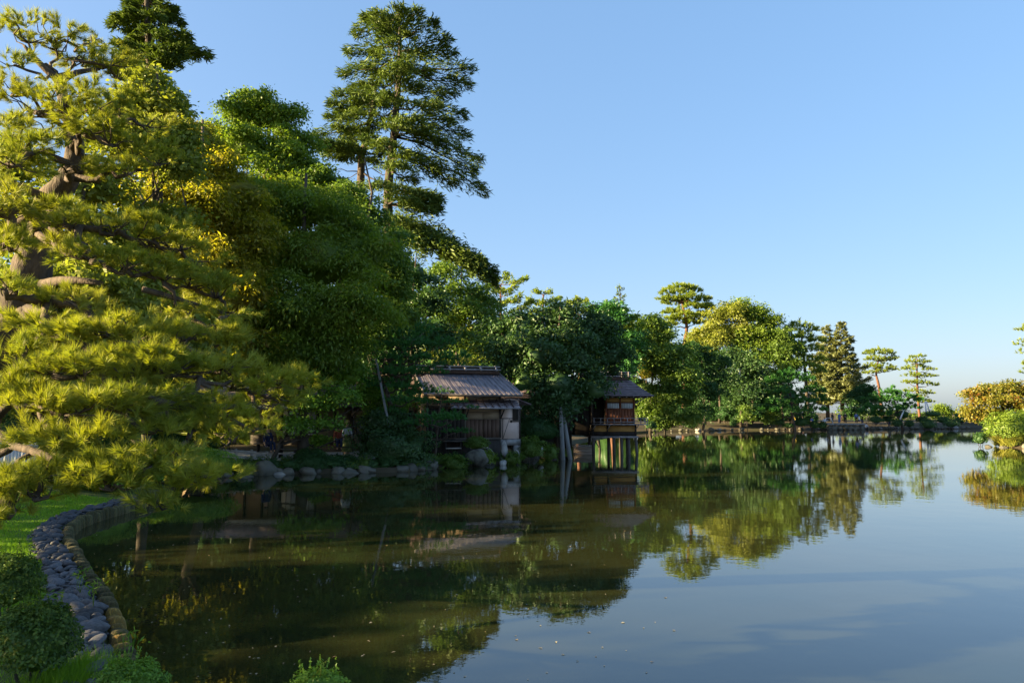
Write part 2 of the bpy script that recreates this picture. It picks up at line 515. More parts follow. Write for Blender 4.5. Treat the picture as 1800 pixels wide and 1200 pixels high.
def G(px, D):
    x = (px - 900.0) / FPX * D
    return np.array([x, D, gz(x, D)])


def grid_lines(a, b, step, lo, hi):
    core = np.arange(a, b + 1e-6, step)
    return core


def axis_lines(segs, far):
    v = []
    for a, b, s in segs:
        v.extend(np.arange(a, b, s))
    v.append(segs[-1][1])
    lo, hi, s = v[0], v[-1], 3.0
    left, right = [], []
    g = s
    x = lo
    while x > -far:
        x -= g; g *= 1.5
        left.append(x)
    g = s
    x = hi
    while x < far:
        x += g; g *= 1.5
        right.append(x)
    return np.array(left[::-1] + v + right)


gx = axis_lines([(-45, -14, 1.0), (-14, -2, 0.22), (-2, 20, 0.7), (20, 125, 1.6)], 4000)
gy = axis_lines([(-12, 4, 1.0), (4, 24, 0.25), (24, 50, 0.5), (50, 150, 1.2)], 4000)
GX, GY = np.meshgrid(gx, gy)
SD = sdist(GX, GY)
GZ = zground(GX, GY, SD)
ny, nx = GX.shape
i_, j_ = np.meshgrid(np.arange(ny - 1), np.arange(nx - 1), indexing='ij')
q = np.stack([i_ * nx + j_, i_ * nx + j_ + 1, (i_ + 1) * nx + j_ + 1, (i_ + 1) * nx + j_], -1).reshape(-1, 4)
g = MB()
g.add(np.stack([GX, GY, GZ], -1).reshape(-1, 3), q)
ground = g.build('ground', M['ground'], smooth=True)
tag(ground, kind='structure')
at = ground.data.attributes.new('bare', 'FLOAT', 'POINT')
bare = sstep(26, 32, GY) * (1 - 0.5 * sstep(0.5, 3.0, np.abs(np.sin(GX * 0.7) + np.cos(GY * 0.6))))
bare = np.maximum(bare, (SD < 0.1) * 1.0)
at.data.foreach_set('value', bare.ravel().astype(np.float32))

w = MB()
w.add([(-60, -6, 0), (160, -6, 0), (160, 175, 0), (-60, 175, 0)], [(0, 1, 2, 3)])
# the water sheet stays inside the pond plus a margin under the banks
water = w.build('pond_water', M['water'])
tag(water, kind='structure')

# ------------------------------------------------------------------ foliage and tree builders


def leaf_quads(m, c, nrm, axis, L, Wd):
    c, nrm = np.asarray(c), norm(np.asarray(nrm))
    a = norm(axis - (axis * nrm).sum(-1, keepdims=True) * nrm)
    s = np.cross(nrm, a)
    L = np.broadcast_to(L, (len(c),))[:, None]
    Wd = np.broadcast_to(Wd, (len(c),))[:, None]
    V = np.stack([c - a * L * 0.5, c + s * Wd * 0.5 - a * L * 0.05 + nrm * L * 0.06, c + a * L * 0.5 - nrm * L * 0.08, c - s * Wd * 0.5 - a * L * 0.05 + nrm * L * 0.06], 1).reshape(-1, 3)
    k = np.arange(len(c))[:, None] * 4
    m.add(V, k + np.array([0, 1, 2, 3]))


def spikes(m, base, d, L, Wd):
    """thin triangles (needles, grass blades)"""
    d = norm(d)
    r = RNG.normal(size=d.shape)
    s = norm(np.cross(d, r))
    L = np.broadcast_to(L, (len(base),))[:, None]
    Wd = np.broadcast_to(Wd, (len(base),))[:, None]
    V = np.stack([base - s * Wd * 0.5, base + s * Wd * 0.5, base + d * L], 1).reshape(-1, 3)
    k = np.arange(len(base))[:, None] * 3
    m.add(V, None, k + np.array([0, 1, 2]))


def rdir(n):
    return norm(RNG.normal(size=(n, 3)))


def lobed_leaves(m, lobes, n, leaf, droop=0.3, flat=0.6, aspect=0.5, per=22, sub=10, fill=0.25):
    """leaves in clumps over lumpy lobes. lobes: (centre, radius) with radius float or 3-vector"""
    cs, rs = [], []
    for c, r in lobes:
        r = np.broadcast_to(np.asarray(r, float), (3,))
        cs.append(c); rs.append(r * 0.66)
        dd = rdir(sub)
        dd[:, 2] = dd[:, 2] * 0.75 + 0.12
        for k in range(sub):
            cs.append(np.asarray(c) + dd[k] * r * RNG.uniform(0.6, 0.98))
            rs.append(r * RNG.uniform(0.18, 0.44) * np.array([1, 1, RNG.uniform(0.6, 1.1)]))
    cs, rs = np.array(cs), np.array(rs)
    wgt = rs[:, 0] * rs[:, 2]
    nc = max(8, n // per)
    idx = RNG.choice(len(cs), nc, p=wgt / wgt.sum())
    d = rdir(nc)
    low = d[:, 2] < -0.35
    d[low, 2] *= -0.6
    d = norm(d)
    f = 1.06 - fill * 2.2 * RNG.random(nc) ** 2.2 + np.where(RNG.random(nc) < 0.05, RNG.uniform(0, 0.35, nc), 0)
    cc = cs[idx] + d * rs[idx] * f[:, None]
    cn = norm(d * 0.7 + np.array([0, 0, 0.75]) + RNG.normal(size=(nc, 3)) * 0.25)
    size = leaf * (1.5 + 1.3 * RNG.random(nc))
    rep = np.repeat(np.arange(nc), per)
    off = np.clip(RNG.normal(size=(nc * per, 3)), -1.7, 1.7) * size[rep][:, None] * 0.75
    nn = cn[rep]
    off -= nn * (off * nn).sum(1, keepdims=True) * flat
    p = cc[rep] + off
    p[:, 2] -= droop * np.linalg.norm(off, axis=1) * 0.6
    ln = norm(nn * 0.85 + RNG.normal(size=nn.shape) * 0.55)
    ax = norm(off + RNG.normal(size=off.shape) * leaf * 0.5) - np.array([0, 0, droop])
    LL = leaf * RNG.uniform(0.4, 1.45, len(p))
    leaf_quads(m, p, ln, ax, LL, LL * aspect)
    return cc


def wob(a, b, n=6, amp=0.06, sag=0.0):
    a, b = np.asarray(a, float), np.asarray(b, float)
    t = np.linspace(0, 1, n)[:, None]
    L = np.linalg.norm(b - a)
    p = a + (b - a) * t
    p[1:-1] += RNG.normal(size=(n - 2, 3)) * amp * L
    p[:, 2] += sag * L * np.sin(t[:, 0] * math.pi)
    return p


GROUPS = {'back': 'trees of the wood behind the far shore', 'mass': 'tall leafy trees crowding the left shore'}


def broad_tree(name, label, base, lobes, n, leaf, mat, trunk_r=0.18, bark='bark_grey', group=None, droop=0.3, aspect=0.5, limbs=True, sub=10, top=None, per=22, fill=0.25, core=0.42, dens=2.0):
    """lobes: (px, py, D, radius in px[, vertical radius])"""
    base = np.asarray(base, float)
    L = []
    for lb in lobes:
        px, py, D, r = lb[:4]
        rm = r * mpp(D)
        rv = (lb[4] * mpp(D)) if len(lb) > 4 else rm * 0.85
        L.append((P(px, py, D), np.array([rm, rm, rv])))
    t = thing(name, label, 'tree', base, 0, group)
    f = MB()
    lobed_leaves(f, L, int(n * dens), leaf, droop=droop, aspect=aspect, sub=sub, per=per, fill=fill)
    if core:
        for q, (c, r) in enumerate(L):
            V, T = ico_blob(*(r * core), 2, 0.45, q + int(abs(c[0]) * 10))
            f.add(V + c, None, T)
    f.build('crown', mat, t, base)
    wd = MB()
    cen = np.mean([c for c, _ in L], axis=0)
    topz = max(c[2] + r[2] * 0.4 for c, r in L)
    tp = np.array([cen[0], cen[1], topz]) if top is None else P(*top)
    tr = wob(base - np.array([0, 0, 0.15]), tp, 9, 0.012)
    wd.tube(tr, np.linspace(trunk_r, trunk_r * 0.22, 9) * np.array([1.25] + [1] * 8), 8, 0.06)
    if limbs:
        for c, r in L:
            h = base[2] + (c[2] - base[2]) * RNG.uniform(0.45, 0.7)
            k = np.clip((h - base[2]) / max(tp[2] - base[2], 0.1), 0.12, 0.9)
            s = tr[0] + (tr[-1] - tr[0]) * k
            s = tr[int(round(k * 8))]
            wd.tube(wob(s, c, 6, 0.04, -0.05), np.linspace(trunk_r * 0.45, trunk_r * 0.12, 6), 5)
            for _ in range(4):
                e = c + rdir(1)[0] * r * 0.8
                wd.tube(wob(c, e, 4, 0.05), np.linspace(trunk_r * 0.12, 0.012, 4), 4)
    wd.build('trunk', M[bark], t, base, True)
    return t


def spray_bough(f, wd, a, tip, width, n, L, r0, sag=-0.08, up=0.25, start=0.22, wratio=0.3, vt=0.13):
    """a conifer bough: limb from a to tip with flat fans of needles on both sides"""
    path = wob(a, tip, 7, 0.015, sag)
    wd.tube(path, np.linspace(r0, r0 * 0.2, 7), 5)
    t = start + (1 - start) * RNG.random(n) ** 0.85
    k = t * 6
    i = np.minimum(k.astype(int), 5)
    fr = (k - i)[:, None]
    p = path[i] * (1 - fr) + path[i + 1] * fr
    d = norm(np.asarray(tip) - np.asarray(a))
    s = norm(np.cross(d, [0, 0, 1.0]))
    wv = width * np.sin(np.clip((1.04 - t) / (1.04 - start), 0, 1) * math.pi * 0.62) / 0.95
    lat = RNG.uniform(-1, 1, n)
    p = p + s * (lat * wv)[:, None] + d * (np.abs(lat) * wv * 0.5)[:, None]
    p[:, 2] += RNG.normal(size=n) * width * vt - np.abs(lat) * wv * 0.12
    for _ in range(2):
        ax = norm(d * 1.0 + s * (lat * 0.8)[:, None] + np.array([0, 0, up]) + RNG.normal(size=(n, 3)) * 0.3)
        nr = norm(np.array([0, 0, 0.8]) + RNG.normal(size=(n, 3)) * 0.6)
        LL = L * RNG.uniform(0.6, 1.3, n)
        leaf_quads(f, p + ax * (LL * 0.4)[:, None] + RNG.normal(size=(n, 3)) * L * 0.2, nr, ax, LL, LL * wratio)


def pad(f, c, rx, ry, rz, nt, per, L, Wd, spread=0.9, under=0.35):
    """cloud-shaped pine pad: tufts of needles over a low dome"""
    a = RNG.uniform(0, 2 * math.pi, nt)
    r = np.sqrt(RNG.random(nt))
    x, y = np.cos(a) * r, np.sin(a) * r
    lump = 0.75 + 0.25 * np.sin(a * 3 + RNG.uniform(0, 6)) * np.sin(a * 2 + RNG.uniform(0, 6))
    z = (1 - r ** 2) * rz * RNG.uniform(-under, 1.0, nt)
    p = np.stack([x * rx * lump, y * ry * lump, z], -1) + np.asarray(c)
    ax = norm(np.stack([x * r * 1.0, y * r * 1.0, np.full(nt, 0.75)], -1) + RNG.normal(size=(nt, 3)) * 0.28)
    rep = np.repeat(np.arange(nt), per)
    d = norm(ax[rep] + rdir(len(rep)) * spread)
    b = p[rep] + ax[rep] * (RNG.random(len(rep)) * L * 0.7)[:, None]
    spikes(f, b, d, L * RNG.uniform(0.7, 1.15, len(rep)), Wd)
    return p


def clump_pad(f, c, rx, ry, rz, nt, per, L, Wd):
    """open pine pad: twig-end clumps of needle tufts with gaps between them"""
    nk = max(4, int(nt / 5))
    a = RNG.uniform(0, 2 * math.pi, nk)
    r = np.sqrt(RNG.random(nk))
    k = np.stack([np.cos(a) * r * rx, np.sin(a) * r * ry, (RNG.uniform(-0.45, 0.75, nk) * (1 - 0.5 * r)) * rz], -1)
    tilt = RNG.normal(size=2) * 0.10
    k[:, 2] += k[:, 0] * tilt[0] + k[:, 1] * tilt[1]
    heads = k + np.asarray(c)
    out_ = norm(np.stack([np.cos(a) * r, np.sin(a) * r, np.full(nk, 0.55)], -1) + RNG.normal(size=(nk, 3)) * 0.25)
    rep = np.repeat(np.arange(nk), 6)
    p = heads[rep] + RNG.normal(size=(len(rep), 3)) * np.array([0.085, 0.085, 0.035])
    ax = norm(out_[rep] + RNG.normal(size=(len(rep), 3)) * 0.45)
    rp = np.repeat(np.arange(len(rep)), per)
    d = norm(ax[rp] + rdir(len(rp)) * 0.72)
    b = p[rp] + ax[rp] * (RNG.random(len(rp)) * L * 0.6)[:, None]
    sz = RNG.uniform(0.75, 1.2, len(rep))
    spikes(f, b, d, L * sz[rp] * RNG.uniform(0.75, 1.1, len(rp)), Wd)
    return heads


def layered_pine(name, label, trunk, pads, mat, bark='bark_red', tr=0.25, nt=26, per=12, L=0.4, Wd=0.07, group=None, rdepth=1.0):
    """trunk: list (px,py,D); pads: (px,py,rx,ry,dD)"""
    D = trunk[0][2]
    g0 = G(trunk[0][0], D)
    tp = catmull(np.array([g0 - [0, 0, 0.2]] + [P(*q) for q in trunk[1:]]), 4)
    t = thing(name, label, 'tree', g0, 0, group)
    f, wd = MB(), MB()
    wd.tube(tp, np.linspace(tr, tr * 0.3, len(tp)), 8, 0.05)
    for px, py, rx, ry, dD in pads:
        c = P(px, py, D + dD)
        s = mpp(D + dD)
        pad(f, c, rx * s, rx * s * rdepth, ry * s * 1.25, max(6, int(nt * (rx * s / 2.0) ** 1.2)), per, L, Wd)
        k = np.argmin(np.abs(tp[:, 2] - (c[2] - 0.25 * abs(c[0] - tp[:, 0].mean()))))
        wd.tube(wob(tp[k], c - np.array([0, 0, ry * s * 0.2]), 6, 0.05, -0.04), np.linspace(tr * 0.35, 0.03, 6), 5)
    f.build('crown', mat, t, g0)
    wd.build('trunk', M[bark], t, g0, True)
    return t


def conifer(name, label, px, D, top_y, prof, nb, mat, tr=0.3, bark='bark_grey', per=46, L=0.5, droop=-0.15, group=None, base_y=None, width=0.28, tiltx=0.0, hmin=0.15):
    """spire conifer. prof(t) -> bough length in metres, t=0 at the foot, 1 at the top"""
    g0 = G(px, D)
    tp = P(px + tiltx, top_y, D)
    t = thing(name, label, 'tree', g0, 0, group)
    f, wd = MB(), MB()
    path = wob(g0 - np.array([0, 0, 0.2]), tp, 8, 0.004)
    wd.tube(path, np.linspace(tr, 0.03, 8), 7, 0.04)
    H = tp[2] - g0[2]
    for i in range(nb):
        tt = hmin + (0.985 - hmin) * ((i + R.random()) / nb)
        ang = i * 2.39996 + R.uniform(-0.4, 0.4)
        ln = prof(tt) * R.uniform(0.72, 1.15)
        a = g0 + (tp - g0) * tt
        e = a + np.array([math.cos(ang) * ln, math.sin(ang) * ln, droop * ln + (0.35 * ln if tt > 0.9 else 0)])
        spray_bough(f, wd, a, e, max(0.15, ln * width), max(6, int(per * ln / 3.0)), L, max(0.015, tr * 0.22 * (1 - tt) + 0.015))
    # leader
    ax = np.tile([0, 0, 1.0], (14, 1)) + RNG.normal(size=(14, 3)) * 0.25
    leaf_quads(f, np.tile(tp, (14, 1)) - [0, 0, 0.3] + RNG.normal(size=(14, 3)) * [0.1, 0.1, 0.35], RNG.normal(size=(14, 3)), ax, L, L * 0.3)
    f.build('crown', mat, t, g0)
    wd.build('trunk', M[bark], t, g0, True)
    return t


def ico_blob(rx, ry, rz, sub=2, amp=0.12, seed=0, facet=0.0):
    """lumpy stone-like solid as (V, T)"""
    rng = np.random.default_rng(seed)
    t = (1 + 5 ** 0.5) / 2
    V = [(-1, t, 0), (1, t, 0), (-1, -t, 0), (1, -t, 0), (0, -1, t), (0, 1, t), (0, -1, -t), (0, 1, -t), (t, 0, -1), (t, 0, 1), (-t, 0, -1), (-t, 0, 1)]
    V = [tuple(norm(np.array(v, float))) for v in V]
    T = [(0, 11, 5), (0, 5, 1), (0, 1, 7), (0, 7, 10), (0, 10, 11), (1, 5, 9), (5, 11, 4), (11, 10, 2), (10, 7, 6), (7, 1, 8), (3, 9, 4), (3, 4, 2), (3, 2, 6), (3, 6, 8), (3, 8, 9), (4, 9, 5), (2, 4, 11), (6, 2, 10), (8, 6, 7), (9, 8, 1)]
    for _ in range(sub):
        cache, nt = {}, []
        V = list(V)
        def mid(a, b):
            k = (min(a, b), max(a, b))
            if k not in cache:
                V.append(tuple(norm((np.array(V[a]) + np.array(V[b])) / 2)))
                cache[k] = len(V) - 1
            return cache[k]
        for a, b, c in T:
            x, y, z = mid(a, b), mid(b, c), mid(c, a)
            nt += [(a, x, z), (b, y, x), (c, z, y), (x, y, z)]
        T = nt
    V = np.array(V)
    k = rng.normal(size=(5, 3)) * 2.0
    ph = rng.uniform(0, 6, 5)
    r = 1 + amp * sum(np.sin(V @ k[i] + ph[i]) for i in range(5)) / 2.2
    if facet:
        for _ in range(14):
            d = norm(rng.normal(size=3)); lim = rng.uniform(0.62, 0.92)
            h = V @ d * r
            r = np.where(h > lim, r - (h - lim) * facet, r)
    return V * r[:, None] * np.array([rx, ry, rz]), np.array(T)


def shrub(name, label, c, rx, ry, rz, n, leaf, mat, group=None, cat='shrub', lump=0.10, sprig=0, aspect=0.5):
    """clipped or loose shrub: leaves over a lumpy dome with dense twigs inside"""
    c = np.asarray(c, float)
    base = np.array([c[0], c[1], c[2] - rz])
    t = thing(name, label, cat, base, 0, group)
    f = MB()
    V, T = ico_blob(rx * 0.70, ry * 0.70, rz * 0.70, 2, lump, int(abs(c[0] * 91 + c[1] * 37)) % 9999)
    f.add(V + c, None, T)
    d = rdir(n)
    d[:, 2] = np.where(d[:, 2] < -0.5, -d[:, 2], d[:, 2])
    ang = np.arctan2(d[:, 1], d[:, 0])
    lum = 1 + lump * np.sin(ang * 4 + d[:, 2] * 5) + lump * 0.6 * np.sin(ang * 7 - d[:, 2] * 8 + 1)
    p = c + d * np.array([rx, ry, rz]) * (lum * (1.04 - 0.36 * RNG.random(n) ** 1.7))[:, None]
    nr = norm(d * 0.8 + [0, 0, 0.5] + RNG.normal(size=(n, 3)) * 0.55)
    LL = leaf * RNG.uniform(0.6, 1.3, n)
    leaf_quads(f, p, nr, RNG.normal(size=(n, 3)) + d * 0.6 + [0, 0, 0.5], LL, LL * aspect)
    if sprig:
        for _ in range(sprig):
            a = R.uniform(0, 6.28); rr = R.uniform(0, 0.8)
            b = c + np.array([math.cos(a) * rx * rr, math.sin(a) * ry * rr, rz * math.sqrt(1 - rr * rr) * 0.95])
            h = R.uniform(0.5, 1.6) * leaf * 3.0
            k = 10
            q = b + np.outer(np.linspace(0, 1, k), np.array([R.uniform(-.3, .3), R.uniform(-.3, .3), 1]) * h)
            leaf_quads(f, q, RNG.normal(size=(k, 3)) + [0, 0, 1.0], RNG.normal(size=(k, 3)) + [0, 0, 0.8], leaf * 1.1, leaf * 0.5)
    f.build('foliage', mat, t, base)
    s = MB()
    for k in range(3):
        a = k * 2.1
        s.tube(wob(base + np.array([math.cos(a) * 0.05, math.sin(a) * 0.05, -0.1]), c + np.array([math.cos(a) * rx * .5, math.sin(a) * ry * .5, 0]), 4, 0.04), np.linspace(max(0.012, rx * 0.05), 0.008, 4), 5)
    s.build('stem', M['bark_grey'], t, base)
    return t


# ------------------------------------------------------------------ buildings
def house_front():
    """low teahouse on the shore: board roof, brown shutters, pale plaster bay"""
    o = P(880, 783, 40)
    o[2] = 1.0
    t = thing('teahouse', 'low teahouse with grey board roof, brown shutters and pink-white plaster bay', 'teahouse', o, math.radians(18))
    z0 = -0.95
    # body (buff plaster) and floor skirt
    bx('wall', M['buff'], t, (-4.05, 0.06, 0.30), (0.02, 3.6, 2.75))
    bx('floor_skirt', M['darkwood'], t, (-4.1, 0.0, z0), (0.0, 3.55, 0.28))
    bx('floor_beam', M['oldwood'], t, (-4.15, -0.06, 0.285), (-0.03, 0.05, 0.36))
    # posts
    for x in (-4.0, -2.95, -1.98, -0.02):
        bx('post', M['oldwood'], t, (x - 0.05, -0.03, 0.365), (x + 0.05, 0.055, 2.74))
    bx('lintel', M['oldwood'], t, (-4.08, -0.045, 1.98), (0.06, 0.052, 2.06))
    # shutters: buff transom and brown boards
    for a, b in ((-1.92, -1.02), (-0.98, -0.08)):
        d = bx('transom_panel', M['buff'], t, (a, 0.005, 1.36), (b, 0.05, 1.72))
        sh = bx('shutter', M['shutter'], t, (a, -0.005, 0.375), (b, 0.045, 1.34))
        for k in range(4):
            w = (b - a) / 4
            bx('plank', M['shutter'], sh, (a + k * w + 0.006, -0.022, 0.39), (a + (k + 1) * w - 0.006, -0.007, 1.325))
        for zz in (0.38, 1.345, 1.725):
            bx('rail', M['oldwood'], t, (a - 0.01, -0.028, zz - 0.012), (b + 0.01, -0.0235, zz + 0.012))
    for a, b in ((-3.92, -3.02), (-2.88, -2.04)):
        sh = bx('shutter', M['darkwood'], t, (a, -0.004, 0.375), (b, 0.046, 1.95))
        for k in range(4):
            w = (b - a) / 4
            bx('plank', M['darkwood'], sh, (a + k * w + 0.006, -0.02, 0.39), (a + (k + 1) * w - 0.006, -0.006, 1.93))
    # plaster bay to the right
    bx('plaster_bay', M['plaster'], t, (0.04, 0.10, 0.30), (1.10, 2.6, 2.45))
    bx('bay_sill', M['stone'], t, (0.0, 0.05, -0.05), (1.16, 2.7, 0.27))
    bx('foundation_stone', M['stone'], t, (0.78, 0.0, -0.9), (1.12, 0.5, -0.06))
    bx('bay_post', M['darkwood'], t, (1.085, 0.06, 0.30), (1.15, 0.14, 2.45))
    bx('bay_rail', M['darkwood'], t, (0.03, 0.07, 1.37), (0.72, 0.096, 1.41))
    plank('bay_brace', M['darkwood'], t, (0.16, 0.085, 0.32), (0.52, 0.085, 1.36), 0.02, 0.02)
    bx('bay_batten', M['darkwood'], t, (0.13, 0.075, 0.30), (0.165, 0.097, 1.365))
    bx('window_recess', M['darkwood'], t, (0.70, 0.085, 1.30), (1.05, 0.098, 2.05))
    for k in range(7):
        x = 0.71 + k * 0.052
        bx('window_bar', M['oldwood'], t, (x, 0.045, 1.20), (x + 0.02, 0.08, 2.12))
    bx('window_rail', M['oldwood'], t, (0.55, 0.035, 1.27), (1.08, 0.044, 1.30))
    for k in range(5):
        x = 0.56 + k * 0.026
        bx('lower_bar', M['darkwood'], t, (x, 0.05, 1.17), (x + 0.012, 0.085, 1.27))
    # main roof: seamed boards between ridge and eave, both slopes
    ez, rz_, ey, ry = 2.62, 3.86, -0.85, 2.15
    n = 20
    x0e, x1e, x0r, x1r = -4.3, 0.92, -4.3, 0.55
    for k in range(n):
        m = MB()
        a0, a1 = k / n, (k + 1) / n
        g = 0.006
        ex0, ex1 = x0e + (x1e - x0e) * a0 + g, x0e + (x1e - x0e) * a1 - g
        qx0, qx1 = x0r + (x1r - x0r) * a0 + g, x0r + (x1r - x0r) * a1 - g
        th = 0.05 + 0.005 * (k % 3)
        V = [(ex0, ey, ez), (ex1, ey, ez), (qx1, ry, rz_), (qx0, ry, rz_), (ex0, ey, ez + th), (ex1, ey, ez + th), (qx1, ry, rz_ + th), (qx0, ry, rz_ + th)]
        m.add(V, [(3, 2, 1, 0), (4, 5, 6, 7), (0, 1, 5, 4), (1, 2, 6, 5), (2, 3, 7, 6), (3, 0, 4, 7)])
        m.build('roof_board', M['roofboard'], t)
        if k:
            plank('seam_batten', M['roofboard'], t, (ex0 - g, ey - 0.01, ez + 0.068), (qx0 - g, ry, rz_ + 0.068), 0.022, 0.014)
    m = MB()
    m.add([(x0r, ry + 0.06, rz_), (x1r, ry + 0.06, rz_), (x1e, 4.9, 2.6), (x0e, 4.9, 2.6), (x0r, ry + 0.06, rz_ + 0.06), (x1r, ry + 0.06, rz_ + 0.06), (x1e, 4.9, 2.66), (x0e, 4.9, 2.66)],
          [(0, 1, 2, 3), (7, 6, 5, 4), (4, 5, 1, 0), (5, 6, 2, 1), (6, 7, 3, 2), (7, 4, 0, 3)])
    m.build('rear_slope', M['roofdark'], t)
    plank('eave_board', M['oldwood'], t, (x0e, ey - 0.03, ez - 0.03), (x1e, ey - 0.03, ez - 0.03), 0.03, 0.11)
    plank('verge_board', M['ridge'], t, (x1e + 0.03, ey, ez + 0.02), (x1r + 0.03, ry, rz_ + 0.02), 0.05, 0.14)
    plank('verge_board', M['ridge'], t, (x0e - 0.03, ey, ez + 0.02), (x0r - 0.03, ry, rz_ + 0.02), 0.05, 0.14)
    for k in range(11):
        x = -4.2 + k * 0.46
        bx('rafter', M['oldwood'], t, (x, ey + 0.1, ez - 0.08), (x + 0.06, 0.0, ez - 0.015))
    # ridge: dark red board, two rails, cross pieces
    bx('ridge_board', M['ridgered'], t, (x0r, ry - 0.26, rz_ + 0.0), (x1r - 0.05, ry + 0.26, rz_ + 0.18))
    for yy, zz in ((-0.29, 0.24), (-0.12, 0.42)):
        bx('ridge_rail', M['ridge'], t, (x0r - 0.1, ry + yy - 0.05, rz_ + zz - 0.035), (x1r + 0.02, ry + yy + 0.05, rz_ + zz + 0.035))
    bx('ridge_core', M['darkwood'], t, (x0r, ry - 0.10, rz_ + 0.185), (x1r - 0.08, ry + 0.2, rz_ + 0.38))
    for k in range(6):
        x = -4.2 + k * 0.9
        plank('ridge_cross', M['ridge'], t, (x, ry - 0.40, rz_ + 0.19), (x + 0.02, ry - 0.02, rz_ + 0.47), 0.11, 0.06)
    # gable filling under the roof on the right
    m = MB()
    m.add([(0.03, 0.3, 2.46), (0.03, 3.6, 2.46), (0.03, 2.1, 3.7), (-0.05, 0.3, 2.46), (-0.05, 3.6, 2.46), (-0.05, 2.1, 3.7)], [(0, 3, 4, 1), (0, 2, 5, 3), (1, 4, 5, 2)], [(0, 1, 2), (3, 5, 4)])
    m.build('gable', M['buff'], t)
    # pent roof over the shutters
    for k in range(10):
        a = -2.9 + k * 0.375
        m = MB()
        m.add([(a + .006, -0.82, 1.93), (a + .369, -0.82, 1.93), (a + .369, -0.06, 2.34), (a + .006, -0.06, 2.34), (a + .006, -0.82, 1.97), (a + .369, -0.82, 1.97), (a + .369, -0.06, 2.38), (a + .006, -0.06, 2.38)],
              [(3, 2, 1, 0), (4, 5, 6, 7), (0, 1, 5, 4), (1, 2, 6, 5), (2, 3, 7, 6), (3, 0, 4, 7)])
        m.build('pent_board', M['roofboard'], t)
        plank('pent_batten', M['roofdark'], t, (a, -0.84, 2.0), (a, -0.06, 2.41), 0.05, 0.05)
    for yy, zz in ((-0.62, 2.10), (-0.40, 2.22), (-0.18, 2.34)):
        plank('pent_rail', M['roofdark'], t, (-2.9, yy, zz), (0.85, yy, zz), 0.035, 0.03)
    plank('pent_eave', M['ridge'], t, (-2.95, -0.86, 1.93), (0.9, -0.86, 1.93), 0.05, 0.07)
    plank('pent_bracket', M['darkwood'], t, (0.0, -0.7, 1.9), (0.0, 0.0, 1.4), 0.05, 0.05)
    plank('pent_bracket', M['darkwood'], t, (-1.95, -0.7, 1.9), (-1.95, -0.02, 1.4), 0.05, 0.05)
    # lean-to roof on the right end
    for k in range(4):
        y = 0.0 + k * 0.65
        m = MB()
        m.add([(0.75, y, 2.48), (1.75, y, 2.12), (1.75, y + .63, 2.12), (0.75, y + .63, 2.48), (0.75, y, 2.53), (1.75, y, 2.17), (1.75, y + .63, 2.17), (0.75, y + .63, 2.53)],
              [(0, 1, 2, 3), (7, 6, 5, 4), (4, 5, 1, 0), (5, 6, 2, 1), (6, 7, 3, 2), (7, 4, 0, 3)])
        m.build('side_roof_board', M['roofdark'], t)
    # low veranda board in front on the left
    bx('veranda', M['oldwood'], t, (-3.3, -0.75, 0.20), (-1.5, -0.08, 0.26))
    for x in (-3.2, -2.4, -1.6):
        bx('veranda_leg', M['darkwood'], t, (x, -0.70, -0.5), (x + 0.07, -0.62, 0.195))
    plank('gutter_pole', M['palewood'], t, (-3.2, -0.9, -0.12), (-2.4, -0.9, -0.12), 0.06, 0.06)
    plank('gutter_pole', M['palewood'], t, (-1.9, -0.9, -0.12), (-0.95, -0.9, -0.10), 0.06, 0.06)


